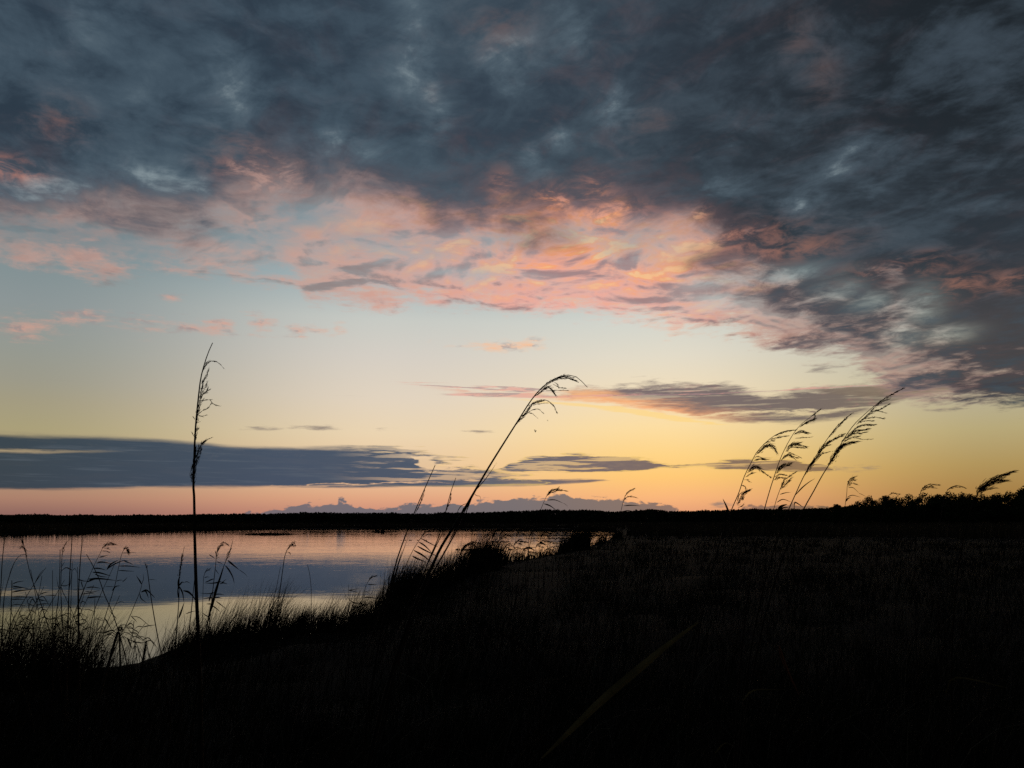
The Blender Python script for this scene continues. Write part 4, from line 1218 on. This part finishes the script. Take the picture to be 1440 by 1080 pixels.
Mr('thick leafy reed leaning right of the tall ragged reed', 5.4, [(320, 820), (345, 680), (380, 560), (410, 450), (440, 350), (475, 260), (510, 170), (526, 110)], (4.2, 0.6),
   [([(470, 270), (490, 220), (510, 172)], 3.0)],
   [([(372, 580), (400, 480), (430, 390), (460, 300)], 6.0), ([(350, 660), (385, 540), (420, 440)], 6.0), ([(488, 260), (530, 295), (575, 332)], 3.2), ([(575, 332), (610, 355), (640, 385)], 1.0), ([(470, 300), (495, 330), (525, 385), (538, 440)], 2.6), ([(440, 420), (380, 432), (310, 432)], 2.4),
    ([(430, 435), (455, 430), (485, 440)], 2.4), ([(400, 500), (345, 512), (275, 508)], 1.6), ([(390, 520), (420, 515), (465, 522)], 1.8), ([(380, 545), (340, 545), (300, 550)], 2.4), ([(385, 545), (415, 542), (448, 548)], 2.2), ([(400, 570), (440, 600), (490, 640)], 1.8), ([(365, 600), (395, 620), (435, 655)], 2.0), ([(345, 570), (360, 520), (380, 485)], 2.6), ([(360, 590), (340, 590), (325, 590)], 2.0), ([(430, 440), (460, 415), (478, 400)], 1.8), ([(345, 690), (310, 670), (290, 650)], 1.8)])
Mr('slim reed seen between the tall ragged reed and the nodding reed', 6.4, [(295, 700), (298, 560), (302, 420), (308, 370), (330, 330)], (1.1, 0.6), [([(312, 355), (325, 338), (345, 328)], 2.2)], [([(310, 392), (330, 385), (350, 388)], 1.4), ([(318, 425), (345, 415), (380, 400)], 1.8)])
Mr('lone reed with a frayed knob head over the blue band of the lake', 6.5, [(850, 700), (868, 600), (885, 480), (905, 330), (920, 230), (940, 175), (962, 150)], (2.2, 0.9), [([(945, 175), (960, 155), (975, 140)], 4.0), ([(955, 150), (975, 128), (992, 122), (998, 145)], 0.8), ([(960, 155), (985, 150), (990, 160)], 0.7), ([(930, 200), (945, 195), (958, 205)], 0.8)], ())
Mr('faint stalk left of the lone knob-headed reed', 6.8, [(795, 740), (830, 600), (860, 450), (888, 310)], (1.2, 0.6), (), ())
Z7 = (420, 740, 0.1806)
reed('reed', 'single thin whip of reed on the crest of the grass rim', 7.5, zm(*Z7, [(98, 570), (97, 480), (85, 370), (68, 300)]), (1.1, 0.6), (), (), group=GM)

# ---- many small thin reeds along the receding bank, before the pink water
SM_LABEL = 'small thin reed with a frayed head on the receding bank before the pink water'
for (px, top, base, d) in [(655, 762, 800, 14), (668, 748, 798, 15), (672, 770, 800, 16), (690, 752, 797, 15), (699, 745, 796, 14), (706, 766, 796, 17), (718, 760, 793, 19), (722, 745, 793, 16), (731, 770, 792, 20), (742, 746, 790, 18),
                           (752, 764, 788, 22), (758, 748, 788, 19), (768, 743, 786, 20), (779, 756, 785, 24), (787, 746, 782, 22), (795, 760, 780, 26), (803, 745, 778, 24), (815, 743, 775, 26), (822, 750, 774, 28), (833, 744, 772, 30), (842, 750, 770, 32), (851, 747, 768, 34),
                           (683, 778, 800, 15), (740, 776, 790, 21), (765, 772, 788, 23)]:
    h = base - top
    ln = rnd.uniform(0.08, 0.4) * h
    st = [(px, base), (px + ln * .25, base - h * .45), (px + ln * .7, base - h * .85), (px + ln + 2, top)]
    k = rnd.uniform(.8, 1.2)
    pl = [([(px + ln * .75, top + h * .14), (px + ln + 3 * k, top + 1), (px + ln + 9 * k, top + 1.5)], 1.8), ([(px + ln * .72, top + h * .2), (px + ln + 2 * k, top + 4), (px + ln + 7 * k, top + 6)], 1.4)]
    if rnd.random() < .5: pl.append(([(px + ln * .75, top + h * .18), (px + ln + 5, top - 1), (px + ln + 12, top + 3)], .8))
    lv = []
    for _ in range(rnd.randint(1, 3)):
        t = rnd.uniform(.25, .7)
        x0, y0 = px + ln * t * .7, base - h * t
        s_ = rnd.choice([1, 1, 1, -1])
        lv.append(([(x0, y0), (x0 + s_ * 6 * k, y0 - rnd.uniform(1, 4)), (x0 + s_ * 13 * k, y0 + rnd.uniform(-2, 4))], rnd.uniform(.9, 1.6)))
    reed('reed', SM_LABEL, d, st, (1.0, 0.5), pl, lv, group='small reeds along the receding bank')
reed('reed', 'dark nodding plume alone above the pink water right of the leaning reed', 13.0, [(683, 800), (686, 780), (690, 762), (694, 752), (699, 746)], (1.0, .6), [([(691, 758), (696, 748), (703, 745)], 3.2), ([(694, 750), (700, 745), (706, 746)], 1.8)], (), group='small reeds along the receding bank')
reed('reed', 'leafy stem arching right beside the foot of the leaning reed', 9.0, [(636, 818), (642, 795), (650, 775), (660, 766)], (1.4, .8), [([(645, 785), (652, 770), (662, 764)], 3.0)], [([(648, 776), (656, 766), (668, 760)], 3.2), ([(645, 790), (650, 783), (660, 781)], 2.0)], group='small reeds along the receding bank')

# ---- foreground blades catching a little sky light
reed('reed', 'broad yellowed leaf blade slanting up through the dark foreground', 1.9, [(735, 1180), (762, 1066)], (3.0, 2.0), (), [([(762, 1066), (808, 1022), (847, 984), (880, 956), (910, 931), (940, 906), (982, 875)], 11)], cat='leaf', group='faintly lit leaves in the foreground', leafmat=M_yleaf)
reed('reed', 'reddish pointed leaf hanging in the dark foreground at right', 2.3, [(1150, 1090), (1130, 1010), (1094, 908)], (1.6, 1.0), (), [([(1095, 908), (1104, 935), (1124, 978)], 6)], cat='leaf', group='faintly lit leaves in the foreground', leafmat=M_rleaf)
reed('reed', 'drooping reddish seed head curving down in the dark centre foreground', 2.6, [(600, 1180), (620, 1050), (640, 900), (665, 882), (700, 888), (730, 908)], (2.0, 1.2), [([(700, 888), (730, 905), (752, 925), (772, 942)], 3.4), ([(690, 885), (715, 896), (738, 916)], 2.4), ([(675, 885), (690, 905), (712, 925)], 1.6)], (), group='faintly lit leaves in the foreground')
for lb_, pl_, w_ in (('pale level blade left of the reddish hanging leaf', [(1050, 1120), (1045, 985), (1060, 971), (1102, 970)], 2.6), ('short pale blade near the bottom right corner', [(1380, 1120), (1330, 975), (1345, 953), (1420, 968)], 3.0), ('thin pale blade at the bottom of the centre foreground', [(1040, 1150), (1005, 1060), (1020, 1045), (1035, 1052)], 2.2)):
    reed('grass_blade', lb_, 2.2, pl_[:2], (1.2, 1.0), (), [(pl_[1:], w_)], cat='blade', group='faintly lit leaves in the foreground', leafmat=M_yleaf)

# ---- wind-borne seed fluff right of the middle plume
def fluff(label, px, py, d, n, s, elong):
    c = at_y(px, py, d)
    V, Fc = [], []
    for _ in range(n):
        dd = Vector((rnd.gauss(elong[0], .7), rnd.gauss(0, .7), rnd.gauss(elong[1], .7))).normalized()
        sliver(V, Fc, Vector((0, 0, 0)), dd, rnd.uniform(.5, 1.2) * s, s * 0.22)
    o = link('seed_fluff', V, Fc, M_plume)
    o.location = c
    tag(o, label, 'seed fluff', 'drifting seed fluff')
fluff('larger drifting tuft of seed fluff right of the leaning reed', 752, 607, 3.3, 16, 0.010, (.6, .5))
fluff('smaller drifting speck of seed fluff nearest the middle plume', 770, 592, 3.3, 9, 0.006, (.3, .5))

# ---- floating reed islets out on the lake
def islet(label, px0, px1, py, h, n, lumps=()):
    a, b = at_z(px0, py), at_z(px1, py)
    c = (a + b) * 0.5
    L_ = (b - a).length * 0.5
    root = empty('reed_islet', c)
    tag(root, label, 'reed islet', 'floating reed islets on the lake')
    V, Fc = [], []
    N = 40
    V.append(Vector((0, 0, 0.10)))
    for ring, (rs_, zz) in enumerate(((0.55, 0.10), (1.0, -0.12))):
        for k in range(N):
            t = 2 * math.pi * k / N
            wob_ = 1 + 0.18 * math.sin(3 * t + px0) + 0.10 * math.sin(7 * t)
            V.append(Vector((math.cos(t) * L_ * rs_ * wob_, math.sin(t) * L_ * 0.22 * rs_ * wob_, zz + 0.03 * math.sin(5 * t))))
    for k in range(N):
        Fc.append((0, 1 + k, 1 + (k + 1) % N))
        Fc.append((1 + k, 1 + N + k, 1 + N + (k + 1) % N, 1 + (k + 1) % N))
    link('mud_mat', V, Fc, M_soil, root)
    u = rng.normal(0, .38, n).clip(-1, 1)
    bx_ = u * L_
    by_ = rng.uniform(-1, 1, n) * L_ * 0.18 * np.sqrt(np.clip(1 - u * u, 0, 1))
    hh_ = h * (0.5 + 0.5 * vnoise(bx_ * 1.3 + 50, by_ * 0 + 3.3, 4)) * rng.uniform(.5, 1.1, n) * (1 - 0.6 * u * u)
    for (lx, lw2, lh) in lumps:
        sel = rng.uniform(0, 1, n) < 0.22
        bx_[sel] = lx * L_ + rng.normal(0, lw2, sel.sum())
        hh_[sel] = lh * rng.uniform(.6, 1.05, sel.sum())
    bl = blades('reed_blades', bx_, by_, np.full(n, 0.0), hh_, rng.uniform(.05, .12, n), rng.uniform(.1, .5, n), rng.normal(.1, .8, n), M_reedbelt, seg=2, parent=root)
    tag(bl, kind='stuff')
islet('long low reed islet on the pink water at left', 330, 424, 751.8, 0.42, 900)
islet('short reed islet with two taller tufts far out on the lake', 518, 556, 748.2, 0.30, 500, ((-.35, .35, 0.62), (.05, .22, 0.95)))

# thin rafts of floating weed off the receding bank
wx, wy, wh = [], [], []
for (x0, x1, y_, n_) in ((700, 860, 752.5, 420), (735, 850, 757, 300), (640, 720, 773, 260), (690, 790, 762, 260), (760, 858, 764, 260), (470, 500, 752, 60), (425, 450, 750.5, 50), (600, 640, 748, 60), (560, 600, 760, 40)):
    a, b = at_z(x0, y_), at_z(x1, y_)
    t = rng.uniform(0, 1, n_)
    keep = vnoise(t * 9 + y_, t * 0, 8) > 0.35
    t = t[keep]
    wx += list(a.x + (b.x - a.x) * t); wy += list(a.y + (b.y - a.y) * t + rng.normal(0, 0.35, len(t)))
wx, wy = np.array(wx), np.array(wy)
wd_ = blades('floating_weed', wx, wy, np.full(len(wx), -0.01), rng.uniform(0.03, 0.13, len(wx)), rng.uniform(.08, .25, len(wx)), rng.uniform(.2, 1.2, len(wx)), rng.normal(0, 1.5, len(wx)), M_grass, seg=2)
tag(wd_, 'thin dark streaks of weed floating on the pink water', 'weed', kind='stuff')

# tangled dead stalks among the sedge on the left
for k in range(40):
    px = rnd.choice([rnd.uniform(2, 60), rnd.uniform(60, 150), rnd.uniform(60, 225)])
    base = 940 if px < 150 else 915
    top = rnd.choice([rnd.uniform(785, 840), rnd.uniform(830, 885), rnd.uniform(840, 890)]) if px < 150 else rnd.uniform(850, 895)
    bend = rnd.uniform(-30, 45)
    st = [(px, base), (px + bend * .2, base - (base - top) * .5), (px + bend, top)]
    lv = []
    for _ in range(rnd.randint(2, 4)):
        t = rnd.uniform(.35, .95)
        x0, y0 = px + bend * t ** 1.7, base - (base - top) * t
        sg = rnd.choice([1, 1, -1])
        q = rnd.uniform(8, 22)
        lv.append(([(x0, y0), (x0 + sg * q * .5, y0 - rnd.uniform(-3, 6)), (x0 + sg * q, y0 + rnd.uniform(-4, 12))], rnd.uniform(.9, 1.9)))
    reed('reed', 'thin kinked dead stalk tangled in the sedge at the lower left', rnd.uniform(8.0, 10.0), st, (1.3, 0.6), (), lv, group='dead stalks in the sedge')
